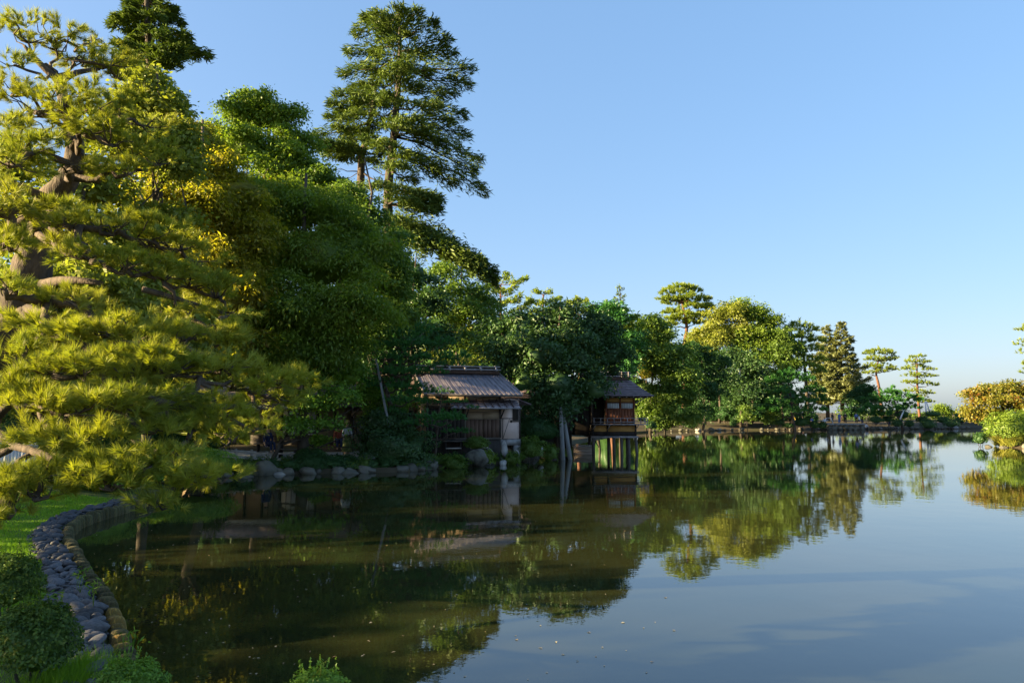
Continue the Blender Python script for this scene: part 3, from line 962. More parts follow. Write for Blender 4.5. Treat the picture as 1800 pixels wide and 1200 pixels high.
def pavilion():
    """boathouse-like pavilion standing on stilts in the water"""
    o = np.array([7.15, 48.6, 0.0])
    t = thing('stilt_pavilion', 'dark-roofed pavilion on timber stilts over the water with red-brown shutters', 'pavilion', o, math.radians(3))
    # floor and stilts
    bx('floor_beam', M['ridge'], t, (-2.0, -0.15, 1.06), (1.08, 0.02, 1.18))
    bx('floor', M['darkwood'], t, (-2.0, 0.03, 1.08), (1.05, 3.2, 1.17))
    for x, lean in ((-1.85, 0.0), (-0.52, 0.02), (-0.03, 0.05), (0.45, 0.04), (0.92, 0.10)):
        m = MB()
        m.tube([(x, 0.0, 1.055), (x + lean * .5, 0, 0.4), (x + lean, 0, -0.7)], [0.10, 0.10, 0.105], 9)
        m.build('stilt', M['oldwood'], t, smooth=True)
    for x in (-1.7, -0.4, 0.9):
        m = MB()
        m.tube([(x, 2.6, 1.07), (x, 2.6, -0.7)], [0.1, 0.1], 8)
        m.build('stilt', M['oldwood'], t, smooth=True)
    plank('stilt_brace', M['oldwood'], t, (-1.75, 0.3, 0.95), (-1.45, 0.3, 0.45), 0.04, 0.05)
    # lower wall: dark boards then ochre panels
    bx('lower_wall', M['darkwood'], t, (-1.95, 0.05, 1.185), (0.98, 3.1, 1.46))
    for a, b in ((-1.80, -0.98), (-0.86, 0.88)):
        bx('ochre_panel', M['ochre'], t, (a, 0.03, 1.47), (b, 0.12, 1.86))
    for x in (-1.88, -0.92, 0.94):
        bx('lower_post', M['darkwood'], t, (x - 0.05, 0.0, 1.185), (x + 0.05, 0.13, 1.90))
        plank('bracket', M['palewood'], t, (x, 0.0, 1.62), (x + 0.10, -0.42, 1.89), 0.04, 0.05)
    bx('inner_wall', M['darkwood'], t, (-1.9, 0.135, 1.47), (0.95, 3.1, 1.90))
    # balcony
    bx('balcony_floor', M['ridge'], t, (-1.95, -0.62, 1.905), (1.62, 0.25, 1.97))
    for zz in (2.10, 2.34):
        plank('balcony_rail', M['ridge'], t, (-1.95, -0.58, zz), (1.62, -0.58, zz), 0.045, 0.045)
        plank('balcony_rail', M['ridge'], t, (1.58, -0.58, zz), (1.58, 0.7, zz), 0.045, 0.045)
    for k in range(9):
        x = -1.9 + k * 0.435
        bx('baluster', M['ridge'], t, (x - 0.022, -0.605, 1.975), (x + 0.022, -0.56, 2.315))
    for y in (-0.1, 0.35):
        bx('baluster', M['palewood'], t, (1.56, y, 1.975), (1.60, y + 0.04, 2.315))
    # upper wall
    bx('wall', M['darkwood'], t, (-0.96, 0.34, 1.975), (0.93, 3.0, 3.75))
    bx('upper_panel', M['ochre'], t, (-0.90, 0.30, 3.40), (0.86, 0.335, 3.68))
    for a, b in ((-0.88, -0.06), (0.04, 0.84)):
        s = bx('shutter', M['redwood'], t, (a, 0.285, 2.0), (b, 0.335, 2.93))
        for k in range(4):
            w = (b - a) / 4
            bx('plank', M['redwood'], s, (a + k * w + 0.005, 0.268, 2.02), (a + (k + 1) * w - 0.005, 0.283, 2.91))
        win = bx('window', M['shoji'], t, (a + 0.02, 0.29, 2.98), (b - 0.02, 0.335, 3.32))
        for k in range(8):
            x = a + 0.02 + (b - a - 0.04) * k / 7
            bx('window_bar', M['oldwood'], win, (x - 0.008, 0.272, 2.98), (x + 0.008, 0.288, 3.32))
    for zz in (2.955, 3.36):
        bx('wall_rail', M['redwood'], t, (-0.92, 0.262, zz - 0.025), (0.89, 0.338, zz + 0.015))
    for x in (-0.93, -0.01, 0.90):
        bx('wall_post', M['redwood'], t, (x - 0.045, 0.25, 1.975), (x + 0.045, 0.345, 3.74))
    # recessed dark wing on the left
    bx('wing_wall', M['darkwood'], t, (-2.9, 1.2, 1.18), (-0.965, 3.0, 3.75))
    for k in range(9):
        x = -1.9 + k * 0.11
        bx('wing_slat', M['darkwood'], t, (x, 1.12, 1.98), (x + 0.06, 1.19, 3.3))
    bx('wing_post', M['darkwood'], t, (-1.95, 0.2, 1.975), (-1.85, 0.3, 3.75))
    # hipped roof in shingle courses
    E = [(-3.6, -0.75), (2.02, -0.75), (2.02, 4.0), (-3.6, 4.0)]
    Rg = [(-2.3, 1.55), (0.85, 1.55)]
    ez, rz_ = 3.74, 4.92

    def lerp(a, b, s):
        return tuple(np.array(a) + (np.array(b) - np.array(a)) * s)
    nC = 7
    faces = [(E[0], E[1], Rg[0], Rg[1]), (E[1], E[2], Rg[1], Rg[1]), (E[2], E[3], Rg[1], Rg[0]), (E[3], E[0], Rg[0], Rg[0])]
    for a, b, ra, rb in faces:
        for k in range(nC):
            s0, s1 = k / nC, (k + 1) / nC + 0.01
            z0, z1 = ez + (rz_ - ez) * (s0 ** 1.15), ez + (rz_ - ez) * (min(s1, 1) ** 1.15)
            p0, p1 = lerp(a, ra, s0), lerp(b, rb, s0)
            p3, p2 = lerp(a, ra, min(s1, 1)), lerp(b, rb, min(s1, 1))
            m = MB()
            lo = [(*p0, z0), (*p1, z0), (*p2, z1), (*p3, z1)]
            hi = [(*p0, z0 + 0.075), (*p1, z0 + 0.075), (*p2, z1 + 0.03), (*p3, z1 + 0.03)]
            m.add(lo + hi, [(3, 2, 1, 0), (4, 5, 6, 7), (0, 1, 5, 4), (1, 2, 6, 5), (2, 3, 7, 6), (3, 0, 4, 7)])
            m.build('shingle_course', M['roofdark'], t)
    for k in range(8):
        x = -1.6 + k * 0.45
        bx('rafter_end', M['palewood'], t, (x, -0.70, 3.66), (x + 0.05, 0.3, 3.735))
    plank('eave_bracket', M['palewood'], t, (1.0, 0.3, 3.3), (1.65, 0.3, 3.68), 0.05, 0.06)
    bx('soffit', M['darkwood'], t, (-3.5, -0.6, 3.70), (1.9, 3.9, 3.738))
    bx('ridge_base', M['ridgered'], t, (-2.4, 1.35, 4.90), (0.82, 1.75, 5.06))
    for z in (5.10, 5.24, 5.38):
        bx('ridge_rail', M['ridge'], t, (-2.55, 1.28, z), (0.98, 1.36, z + 0.075))
    bx('ridge_core', M['darkwood'], t, (-2.45, 1.37, 5.065), (0.86, 1.70, 5.42))
    for x in (-0.9, -0.3, 0.3, 0.75):
        bx('ridge_cross', M['ridge'], t, (x, 1.24, 5.08), (x + 0.06, 1.279, 5.44))


def middle_house():
    """dim building half hidden under the dark tree between teahouse and pavilion"""
    o = np.array([1.2, 49.3, 0.9])
    t = thing('dim_house', 'dim timber house with lit paper window half hidden under the dark broad tree', 'house', o, math.radians(6))
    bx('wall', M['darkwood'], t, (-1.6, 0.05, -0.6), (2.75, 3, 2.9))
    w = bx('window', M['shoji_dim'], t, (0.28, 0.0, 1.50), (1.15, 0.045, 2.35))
    for x in (0.28, 0.70, 1.13):
        bx('window_bar', M['darkwood'], w, (x - 0.02, -0.02, 1.50), (x + 0.02, -0.002, 2.35))
    bx('window_rail', M['darkwood'], w, (0.25, -0.025, 1.9), (1.18, -0.021, 1.935))
    for a, b in ((0.3, 0.62), (0.72, 0.9)):
        bx('buff_panel', M['buff'], t, (a + 0.35, 0.0, 0.72), (b + 0.35, 0.045, 1.35))
    for k in range(9):
        x = -1.5 + k * 0.62
        if k in (3, 4) or k > 6:
            continue
        bx('wall_plank', M['darkwood'], t, (x, 0.02, -0.55), (x + 0.58, 0.047, 2.85))
    m = MB()
    m.add([(-2.2, -0.8, 2.75), (3.4, -0.8, 2.75), (3.4, 1.6, 3.9), (-2.2, 1.6, 3.9), (-2.2, 4, 2.75), (3.4, 4, 2.75)], [(0, 1, 2, 3), (3, 2, 5, 4), (1, 0, 4, 5)], [(0, 3, 4), (1, 5, 2)])
    m.build('roof', M['roofdark'], t)
    for z in (3.95, 4.1):
        bx('ridge_rail', M['ridge'], t, (-2.2, 1.5, z), (3.4, 1.7, z + 0.07))


def left_house():
    """long low house behind the path, seen below the pine"""
    o = np.array([-13.0, 40.5, 0.95])
    t = thing('shore_house', 'low house with pale eave board, paper screens and dark posts behind the pine boughs', 'house', o, math.radians(-4))
    bx('wall', M['buff'], t, (-5.5, 0.08, -0.3), (4.0, 3.4, 2.1))
    for k in range(10):
        x = -5.4 + k * 0.98
        bx('post', M['darkwood'], t, (x - 0.05, -0.02, -0.3), (x + 0.05, 0.075, 2.0))
        if k < 9 and k in (5, 6, 7):
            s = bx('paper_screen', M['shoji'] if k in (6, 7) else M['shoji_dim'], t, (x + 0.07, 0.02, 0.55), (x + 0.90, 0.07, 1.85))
            for q in (0.27, 0.55):
                bx('screen_bar', M['darkwood'], s, (x + 0.07 + q, 0.0, 0.55), (x + 0.09 + q, 0.019, 1.85))
        if k < 9:
            bx('dado_board', M['oldwood'], t, (x + 0.06, 0.03, -0.3), (x + 0.92, 0.072, 0.53))
    plank('eave_board', M['palewood'], t, (-6.2, -0.95, 2.02), (2.8, -0.95, 2.02), 0.05, 0.22)
    m = MB()
    m.add([(-6.2, -0.92, 2.06), (4.6, -0.92, 2.06), (4.6, 1.7, 3.3), (-6.2, 1.7, 3.3), (-6.2, 4.3, 2.06), (4.6, 4.3, 2.06)], [(0, 1, 2, 3), (3, 2, 5, 4), (1, 0, 4, 5)], [(0, 3, 4), (1, 5, 2)])
    m.build('roof', M['roofdark'], t)
    o = np.array([-7.3, 41.0, 0.95])
    t = thing('shelter', 'small open shelter with dim mauve eave and white panels behind the standing person', 'shelter', o, 0)
    bx('eave_board', M['oldwood'], t, (-1.4, -0.8, 1.55), (1.7, -0.74, 1.85))
    m = MB()
    m.add([(-1.6, -0.75, 1.86), (1.9, -0.75, 1.86), (1.9, 1.3, 2.6), (-1.6, 1.3, 2.6), (-1.6, 3.2, 1.86), (1.9, 3.2, 1.86)], [(0, 1, 2, 3), (3, 2, 5, 4), (1, 0, 4, 5)], [(0, 3, 4), (1, 5, 2)])
    m.build('roof', M['roofdark'], t)
    bx('back_wall', M['darkwood'], t, (-1.3, 1.2, -0.3), (1.6, 1.3, 1.85))
    for a, b in ((-1.25, -0.85), (-1.9, -1.45)):
        bx('white_panel', M['shoji'], t, (a, 0.3, 0.35), (b, 0.36, 1.45))
    for x in (-1.35, 0.2, 1.6):
        bx('post', M['darkwood'], t, (x - 0.05, -0.7, -0.3), (x + 0.05, -0.6, 1.6))


house_front(); pavilion(); middle_house(); left_house()

# landing box beside the pavilion
t = thing('landing_box', 'pale plank landing box with a lid floating at the foot of the stilts', 'landing box', (4.75, 49.2, 0.0), 0.02)
for k in range(3):
    bx('plank', M['boxwood'], t, (-0.62, -0.01 + 0.004 * k, -0.12 + k * 0.2), (0.64, 0.05, 0.075 + k * 0.2))
bx('side_board', M['boxwood'], t, (-0.66, 0.0, -0.15), (-0.625, 0.9, 0.49))
bx('side_board', M['boxwood'], t, (0.645, 0.0, -0.15), (0.68, 0.9, 0.49))
bx('lid', M['palewood'], t, (-0.70, -0.05, 0.495), (0.72, 1.0, 0.55))

# two grey poles propping the dark tree
for a, b, lab in (((986, 725, 43.0), (990, 812, 43.0), 'upright grey pole standing in the water under the dark broad tree'),
                  ((990, 727, 43.4), (1004, 808, 43.4), 'slanting grey pole beside the upright one under the dark tree')):
    p0, p1 = P(*a), P(*b)
    p1[2] = -0.4
    m = MB()
    m.tube([p0 + (p0 - p1) * 0.12, p0, p1], [0.07, 0.11, 0.14], 9)
    tag(m.build('prop_pole', M['grey_post'], None, smooth=True), lab, 'pole')

# ------------------------------------------------------------------ path, fences, benches on the left shore
def strip(name, pts, wd, mat, lift, kind='structure'):
    c = catmull(pts, 8)
    tg = norm(np.gradient(c, axis=0)); nn = np.stack([-tg[:, 1], tg[:, 0]], -1)
    m = MB(); V = []
    for k in np.linspace(-1, 1, 5):
        q = c + nn * wd / 2 * k
        V.append(np.stack([q[:, 0], q[:, 1], zground(q[:, 0], q[:, 1]) + lift], -1))
    V = np.array(V); k_, n_ = V.shape[:2]
    ii, jj = np.meshgrid(np.arange(k_ - 1), np.arange(n_ - 1), indexing='ij')
    Q = np.stack([ii * n_ + jj, ii * n_ + jj + 1, (ii + 1) * n_ + jj + 1, (ii + 1) * n_ + jj], -1).reshape(-1, 4)
    m.add(V.reshape(-1, 3), Q[:, ::-1])
    return tag(m.build(name, mat), kind=kind)


strip('path', [(-26, 30), (-19, 35), (-14, 36.2), (-10, 36.6), (-6, 38.2), (-4.5, 41)], 1.9, M['path'], 0.03)


def rail_fence(label, pts, hs, posts=True, step=1.0, two=True):
    pts = [np.array([x, y, gz(x, y)]) for x, y in pts]
    t = thing('rail_fence', label, 'fence', pts[0])
    m_post = MB(); m_post.box((-0.045, -0.045, -0.2), (0.045, 0.045, hs))
    me = m_post.mesh('post', M['palewood'])
    for a, b in zip(pts[:-1], pts[1:]):
        L = np.linalg.norm(b - a); k = max(1, int(L / step))
        for i in range(k + 1):
            p = a + (b - a) * i / k
            o = bpy.data.objects.new('post', me); col.objects.link(o); o.parent = t
            o.location = tuple(p - pts[0] + RNG.normal(size=3) * [0.01, 0.01, 0.015])
        for h in ((hs * 0.82, hs * 0.35) if two else (hs * 0.8,)):
            plank('rail', M['palewood'], t, a - pts[0] + [0, -0.06, h], b - pts[0] + [0, -0.06, h], 0.04, 0.06)
    return t


rail_fence('low two-rail wooden fence along the gravel path behind the leaning trunk', [(-14.2, 34.4), (-11.4, 34.8), (-9.4, 35.1)], 0.62, step=0.7)
rail_fence('low single-rail wooden fence in front of the standing person', [(-9.2, 36.0), (-7.3, 35.9), (-4.9, 36.9)], 0.42, step=0.45, two=False)

# white slatted fence on the far left
a_, b_ = P(-30, 800, 21), P(62, 800, 24)
t = thing('slat_fence', 'pale slatted fence at the top of the lawn behind the pine', 'fence', (a_[0], a_[1], 0.9))
o0 = np.array([a_[0], a_[1], 0.9]); dv = np.array([b_[0] - a_[0], b_[1] - a_[1], 0])
for k in range(16):
    p = dv * (k / 15.0)
    bx('slat', M['whitewood'], t, (p[0] - 0.045, p[1] - 0.015, -0.2), (p[0] + 0.045, p[1] + 0.015, 0.95 + R.uniform(-.02, .02)))
for zz in (0.25, 0.72):
    plank('rail', M['whitewood'], t, np.array([0, 0.05, zz]) - dv * .02, dv * 1.02 + [0, 0.05, zz], 0.04, 0.07)

# benches and table
def bench(label, c, w, rz=0.0):
    t = thing('bench', label, 'bench', c, rz)
    for k in range(3):
        bx('seat_plank', M['oldwood'], t, (-w / 2, -0.2 + k * 0.14, 0.40), (w / 2, -0.07 + k * 0.14, 0.45))
    for x in (-w / 2 + 0.15, w / 2 - 0.2):
        bx('leg', M['darkwood'], t, (x, -0.18, -0.1), (x + 0.07, 0.2, 0.395))
    return t


def on(px, D, dz=0.0):
    g_ = G(px, D); g_[2] += dz
    return g_


bench('dark wooden bench with a seated person in navy on it', on(478, 37.2), 1.5, 0.05)
bench('plain wooden bench at the end of the low fence', on(510, 36.2), 1.1, -0.1)

# ------------------------------------------------------------------ the big garden pine in front, left
def near_pine():
    g0 = np.array([-8.9, 10.2, gz(-8.9, 10.2)])
    t = thing('garden_pine', 'large old pine with layered sunlit boughs leaning over the near bank', 'pine tree', g0)
    tr = [tuple(g0 - [0, 0, 0.2])] + [tuple(P(*q)) for q in ((-120, 760, 10.1), (-40, 655, 10.0), (22, 575, 9.9), (42, 520, 9.8), (62, 450, 9.8), (82, 360, 9.8), (120, 315, 9.7), (132, 255, 9.8), (118, 195, 10.0), (102, 140, 10.1))]
    tp = catmull(tr, 5)
    rad = np.interp(np.linspace(0, 1, len(tp)), [0, 0.25, 0.45, 0.6, 0.72, 0.85, 1], [0.42, 0.32, 0.25, 0.17, 0.14, 0.10, 0.06])
    wd = MB()
    wd.tube(tp, rad, 12, 0.07)
    wd.build('trunk', M['bark'], t, g0, True)
    # boughs: px, py, D, half width px, half height px
    B = [(38, 62, 9.9, 42, 26), (92, 66, 10.3, 46, 30), (140, 96, 10.2, 52, 30), (190, 108, 10.6, 40, 30), (212, 134, 10.8, 30, 20), (25, 108, 9.5, 30, 18), (165, 70, 10.9, 30, 18),
         (20, 160, 9.3, 34, 24), (62, 188, 9.4, 52, 26), (112, 178, 9.0, 48, 26), (165, 172, 9.6, 50, 24), (215, 192, 10.2, 48, 26), (254, 212, 10.6, 40, 26), (150, 222, 9.1, 52, 26), (90, 228, 9.6, 44, 22),
         (12, 232, 8.8, 44, 28), (58, 262, 8.6, 44, 24), (200, 248, 9.2, 54, 26), (254, 272, 9.8, 46, 24), (128, 285, 8.9, 40, 18), (15, 285, 8.4, 44, 26), (225, 300, 9.4, 52, 18), (282, 285, 10.2, 26, 18),
         (30, 352, 8.4, 48, 28), (-10, 375, 8.2, 44, 30), (95, 372, 9.0, 46, 24), (140, 392, 8.8, 50, 22), (205, 396, 9.0, 54, 26), (262, 418, 9.3, 56, 26), (318, 430, 9.7, 46, 24), (352, 462, 10.0, 34, 20),
         (20, 432, 8.3, 50, 26), (105, 430, 8.9, 40, 18), (160, 450, 8.6, 50, 24), (225, 466, 8.7, 54, 24), (288, 482, 9.0, 52, 26), (345, 500, 9.4, 46, 26), (388, 510, 9.6, 40, 30), (398, 548, 9.5, 36, 22), (330, 545, 9.2, 44, 20),
         (92, 520, 8.5, 38, 22), (150, 530, 8.4, 46, 22), (10, 500, 8.0, 34, 28),
         (85, 578, 8.1, 52, 26), (140, 596, 7.9, 50, 26), (200, 588, 8.1, 54, 24), (262, 590, 8.3, 52, 24), (322, 596, 8.6, 50, 24), (378, 602, 9.0, 44, 22), (30, 620, 7.7, 48, 28), (240, 625, 7.8, 52, 22), (395, 580, 9.3, 30, 18),
         (95, 650, 7.5, 56, 26), (165, 652, 7.5, 54, 24), (228, 660, 7.6, 54, 24), (292, 645, 7.9, 54, 26), (350, 652, 8.2, 52, 24), (405, 650, 8.6, 44, 24), (440, 676, 8.8, 50, 22), (488, 664, 9.1, 44, 24), (518, 674, 9.3, 28, 20), (20, 690, 7.3, 46, 26),
         (70, 706, 7.2, 54, 26), (140, 716, 7.1, 56, 24), (205, 712, 7.3, 54, 24), (268, 705, 7.6, 48, 20), (345, 706, 8.0, 44, 16), (395, 722, 8.3, 44, 18), (455, 715, 8.7, 44, 16), (490, 700, 9.0, 34, 16), (335, 752, 7.8, 38, 18), (405, 768, 8.2, 50, 20), (380, 742, 8.1, 40, 16), (445, 752, 8.6, 36, 14),
         (100, 775, 7.0, 50, 22), (165, 772, 7.0, 50, 24), (215, 805, 6.9, 46, 24), (245, 830, 6.8, 36, 26), (185, 835, 6.8, 50, 26), (125, 822, 6.9, 48, 22), (75, 838, 6.8, 54, 24), (20, 860, 6.7, 52, 26), (62, 872, 6.6, 42, 20), (14, 902, 6.4, 34, 18), (198, 856, 6.7, 34, 14),
         (300, 806, 7.2, 40, 16), (345, 838, 7.3, 42, 22), (390, 842, 7.5, 34, 18), (310, 852, 7.1, 34, 14), (292, 888, 6.9, 30, 12), (262, 758, 7.4, 30, 14)]
    prev = []
    for i, (px, py, D, rx, ry) in enumerate(B):
        c = P(px, py, D)
        s = mpp(D)
        f = MB()
        nt = int(46 * (rx / 48.0) * (ry / 24.0) ** 0.5)
        pts = clump_pad(f, c, rx * s * 1.05, rx * s * 1.15, ry * s * 1.2, nt, 54, 0.125, 0.0068)
        f.build('bough', M['needle'], t, g0)
        # limb from the trunk (or an inner bough) and its twigs
        m = MB()
        best, bd = None, 1e9
        dk = np.linalg.norm((tp - c) * [1, 1, 1.6], axis=1) + np.where(tp[:, 2] > c[2] + 0.1, 1.5, 0)
        k = int(np.argmin(dk)); best, bd, r0 = tp[k], dk[k], rad[k] * 0.42
        for q, rq in prev:
            dd = np.linalg.norm((q - c) * [1, 1, 1.8])
            inner = np.linalg.norm(q[:2] - tp[k][:2]) < np.linalg.norm(c[:2] - tp[k][:2]) - 0.1
            if dd < bd * 0.8 and inner and dd < 1.1:
                best, bd, r0 = q, dd, rq * 0.8
        e = c - np.array([0, 0, ry * s * 0.4])
        path = wob(best, e, 7, 0.06, -0.03)
        r0 = min(0.09, max(0.028, r0))
        m.tube(path, np.linspace(r0, max(0.014, r0 * 0.4), 7), 7, 0.08)
        for p in pts[RNG.choice(len(pts), min(8, len(pts)), False)]:
            m.tube(wob(path[RNG.integers(4, 7)], p, 4, 0.09), np.linspace(0.013, 0.005, 4), 4)
        m.build('limb', M['bark'], t, g0, True)
        prev.append((e, r0))
    # the pale sunlit fork low on the left
    for pts, ra in ((((-60, 742, 7.6), (-5, 762, 7.5), (28, 775, 7.4), (62, 752, 7.3), (92, 768, 7.2), (130, 790, 7.1)), (0.07, 0.055, 0.05, 0.035, 0.03, 0.018)),
                    (((28, 775, 7.4), (14, 790, 7.4), (-30, 812, 7.5)), (0.045, 0.04, 0.035)),
                    (((18, 782, 7.4), (50, 790, 7.2), (92, 806, 7.0), (118, 826, 6.9), (132, 838, 6.8)), (0.04, 0.038, 0.034, 0.03, 0.018)),
                    (((60, 795, 7.2), (30, 812, 7.1), (26, 826, 7.1)), (0.03, 0.026, 0.02))):
        m = MB()
        m.tube(catmull([P(*q) for q in pts], 4), np.interp(np.linspace(0, 1, (len(pts) - 1) * 4 + 1), np.linspace(0, 1, len(ra)), ra), 9, 0.08)
        m.build('limb', M['bark'], t, g0, True)
    for pts, ra in ((((250, 700, 7.5), (310, 712, 7.8), (360, 716, 8.1), (410, 714, 8.4), (450, 708, 8.7)), (0.05, 0.046, 0.04, 0.03, 0.02)),
                    (((235, 770, 7.3), (255, 790, 7.3), (285, 795, 7.3), (320, 798, 7.4)), (0.035, 0.03, 0.026, 0.016)),
                    (((70, 500, 9.7), (120, 492, 9.0), (180, 498, 8.9)), (0.065, 0.05, 0.03)),
                    (((250, 508, 8.9), (300, 522, 9.1), (350, 536, 9.3)), (0.04, 0.034, 0.02)),
                    (((60, 405, 9.8), (95, 432, 9.0), (140, 452, 8.7), (175, 448, 8.7)), (0.055, 0.045, 0.035, 0.02)),
                    (((86, 350, 9.7), (40, 330, 9.2), (15, 322, 9.0), (-10, 330, 8.9)), (0.055, 0.05, 0.045, 0.035)),
                    (((120, 315, 9.7), (160, 295, 9.6), (200, 296, 9.5), (260, 300, 9.7)), (0.06, 0.045, 0.035, 0.02)),
                    (((-20, 740, 7.9), (20, 705, 7.6), (60, 668, 7.5)), (0.075, 0.055, 0.03)),
                    (((102, 140, 10.1), (70, 112, 10.0), (42, 80, 9.9)), (0.06, 0.042, 0.02)),
                    (((102, 145, 10.1), (135, 128, 10.2), (175, 122, 10.5)), (0.06, 0.042, 0.02))):
        m = MB()
        m.tube(catmull([P(*q) for q in pts], 4), np.interp(np.linspace(0, 1, (len(pts) - 1) * 4 + 1), np.linspace(0, 1, len(ra)), ra), 8, 0.08)
        m.build('limb', M['bark'], t, g0, True)


near_pine()

# ------------------------------------------------------------------ trees behind it on the left shore
GM = 'tall leafy trees crowding the left shore'
broad_tree('chestnut_tree', 'golden-green chestnut with large drooping leaves right behind the garden pine', on(350, 31.5),
           [(340, 245, 33, 52), (300, 300, 32, 62), (365, 300, 33, 72), (270, 370, 31, 70), (335, 380, 31.5, 82), (410, 350, 33, 78), (290, 460, 31, 80), (370, 460, 31.5, 86), (430, 430, 33, 80), (330, 540, 31, 80), (250, 520, 30.5, 70), (420, 530, 32, 80), (395, 610, 31.5, 70)],
           42000, 0.205, M['chestnut_gold'], 0.24, group=None, droop=0.85, aspect=0.34, per=14, fill=0.2)
broad_tree('broad_tree', 'tall broadleaf with bright feathery top rising behind the chestnut', on(455, 44),
           [(425, 205, 44, 45), (458, 190, 44, 40, 42), (490, 215, 44, 45), (520, 255, 44, 42), (440, 260, 43, 62), (500, 300, 43, 62), (400, 250, 44, 42), (540, 310, 43, 40)],
           20000, 0.2, M['broad_light'], 0.25, per=18, core=0.35)
broad_tree('chestnut_tree', 'broad dark green chestnut filling the middle of the left shore wood', on(540, 34.5),
           [(455, 350, 36, 85), (520, 370, 36, 88), (575, 390, 36, 80), (470, 450, 34.5, 96), (545, 460, 34.5, 98), (610, 450, 35.5, 84), (480, 550, 33.5, 96), (560, 560, 33.5, 100), (630, 550, 34.5, 84), (510, 630, 33, 70), (600, 620, 33.5, 66), (440, 610, 33, 66)],
           50000, 0.195, M['chestnut'], 0.26, droop=0.8, aspect=0.34, per=14, fill=0.2)
broad_tree('broad_tree', 'rounded mid-green broadleaf below the tall fir, right end of the left wood', on(660, 40),
           [(635, 390, 41, 52), (670, 440, 40, 52), (690, 500, 40, 48), (640, 480, 39.5, 62), (675, 560, 39, 56), (640, 590, 39, 56), (600, 350, 42, 48), (560, 320, 43, 46)],
           21000, 0.19, M['broad'], 0.2, per=18)
broad_tree('broad_tree', 'yellow-green broadleaf showing above the garden pine beside the left fir', on(265, 27),
           [(258, 150, 27, 42), (285, 190, 27, 42), (235, 190, 27, 40), (300, 240, 26.5, 44), (255, 250, 26, 56), (200, 240, 26, 50), (310, 290, 26.5, 40), (285, 400, 27, 50), (270, 500, 26.5, 54), (235, 600, 26.5, 54), (290, 620, 27, 46), (250, 690, 26.5, 46)],
           17000, 0.19, M['broad_yellow'], 0.18, per=16)
broad_tree('broad_tree', 'sunny low broadleaf glowing through the gaps of the garden pine', on(120, 24),
           [(60, 400, 24, 95), (170, 340, 25, 80), (150, 470, 23.5, 95), (40, 540, 23, 90), (230, 420, 25, 80), (230, 540, 24, 90), (130, 600, 23, 85), (20, 300, 24, 70), (320, 620, 26, 80), (120, 690, 23, 70), (30, 680, 22.5, 70), (200, 680, 24, 60)],
           18000, 0.2, M['broad_yellow'], 0.2, per=16)
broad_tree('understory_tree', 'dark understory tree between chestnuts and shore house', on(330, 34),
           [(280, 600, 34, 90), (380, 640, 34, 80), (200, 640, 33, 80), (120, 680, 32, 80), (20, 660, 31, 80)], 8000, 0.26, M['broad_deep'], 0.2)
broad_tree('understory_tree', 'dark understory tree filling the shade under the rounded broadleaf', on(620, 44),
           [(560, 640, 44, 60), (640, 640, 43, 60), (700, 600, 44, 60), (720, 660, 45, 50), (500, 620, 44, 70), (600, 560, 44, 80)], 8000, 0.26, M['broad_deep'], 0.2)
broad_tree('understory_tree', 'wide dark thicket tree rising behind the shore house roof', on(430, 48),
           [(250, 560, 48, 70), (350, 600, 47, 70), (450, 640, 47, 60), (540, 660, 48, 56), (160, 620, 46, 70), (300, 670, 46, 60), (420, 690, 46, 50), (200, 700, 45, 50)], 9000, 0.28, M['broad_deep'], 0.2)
broad_tree('broad_tree', 'dull dark broadleaf with sky gaps under the long drooping fir bough', on(725, 50),
           [(725, 490, 50, 40), (710, 540, 50, 42), (750, 540, 49, 38), (740, 590, 48, 46), (690, 470, 51, 34), (770, 600, 48, 36)],
           8000, 0.24, M['broad_dark'], 0.17)
broad_tree('broad_tree', 'thin-crowned broadleaf with lit gaps between fir bough and teahouse', on(800, 55),
           [(780, 490, 55, 34), (815, 520, 55, 40), (790, 560, 54, 40), (840, 560, 54, 40), (770, 530, 55, 34), (820, 610, 52, 44), (860, 540, 56, 34)],
           8500, 0.24, M['broad'], 0.16, fill=0.35, core=0)
broad_tree('broad_tree', 'yellow lit bush-like tree peeping above the teahouse ridge', on(815, 66),
           [(800, 560, 66, 26), (830, 590, 66, 26), (812, 640, 64, 24), (770, 620, 66, 22), (850, 620, 66, 22)], 3500, 0.24, M['broad_yellow'], 0.12)

# small maples and shrubs along the path
broad_tree('small_maple', 'small leaning maple with dark trunk at the path fence', on(478, 33.6),
           [(560, 665, 33.5, 40, 26), (600, 690, 33.2, 42, 26), (545, 710, 33, 36, 22), (510, 700, 33.4, 30, 22), (620, 655, 34.5, 40, 28), (665, 698, 37.8, 38, 26), (695, 712, 38.4, 40, 26), (672, 735, 38.6, 30, 18), (520, 745, 32.8, 26, 18), (572, 745, 33.5, 30, 16)],
           6500, 0.13, M['azalea'], 0.12, top=(530, 700, 33.3), aspect=0.6)
broad_tree('small_maple', 'low maple with flat sprays beside the standing person', on(640, 37.5),
           [(575, 712, 38.5, 26, 12), (655, 690, 37, 34, 22), (560, 775, 36.5, 20, 10), (665, 722, 37.6, 26, 14)], 3500, 0.13, M['azalea'], 0.08, aspect=0.6)

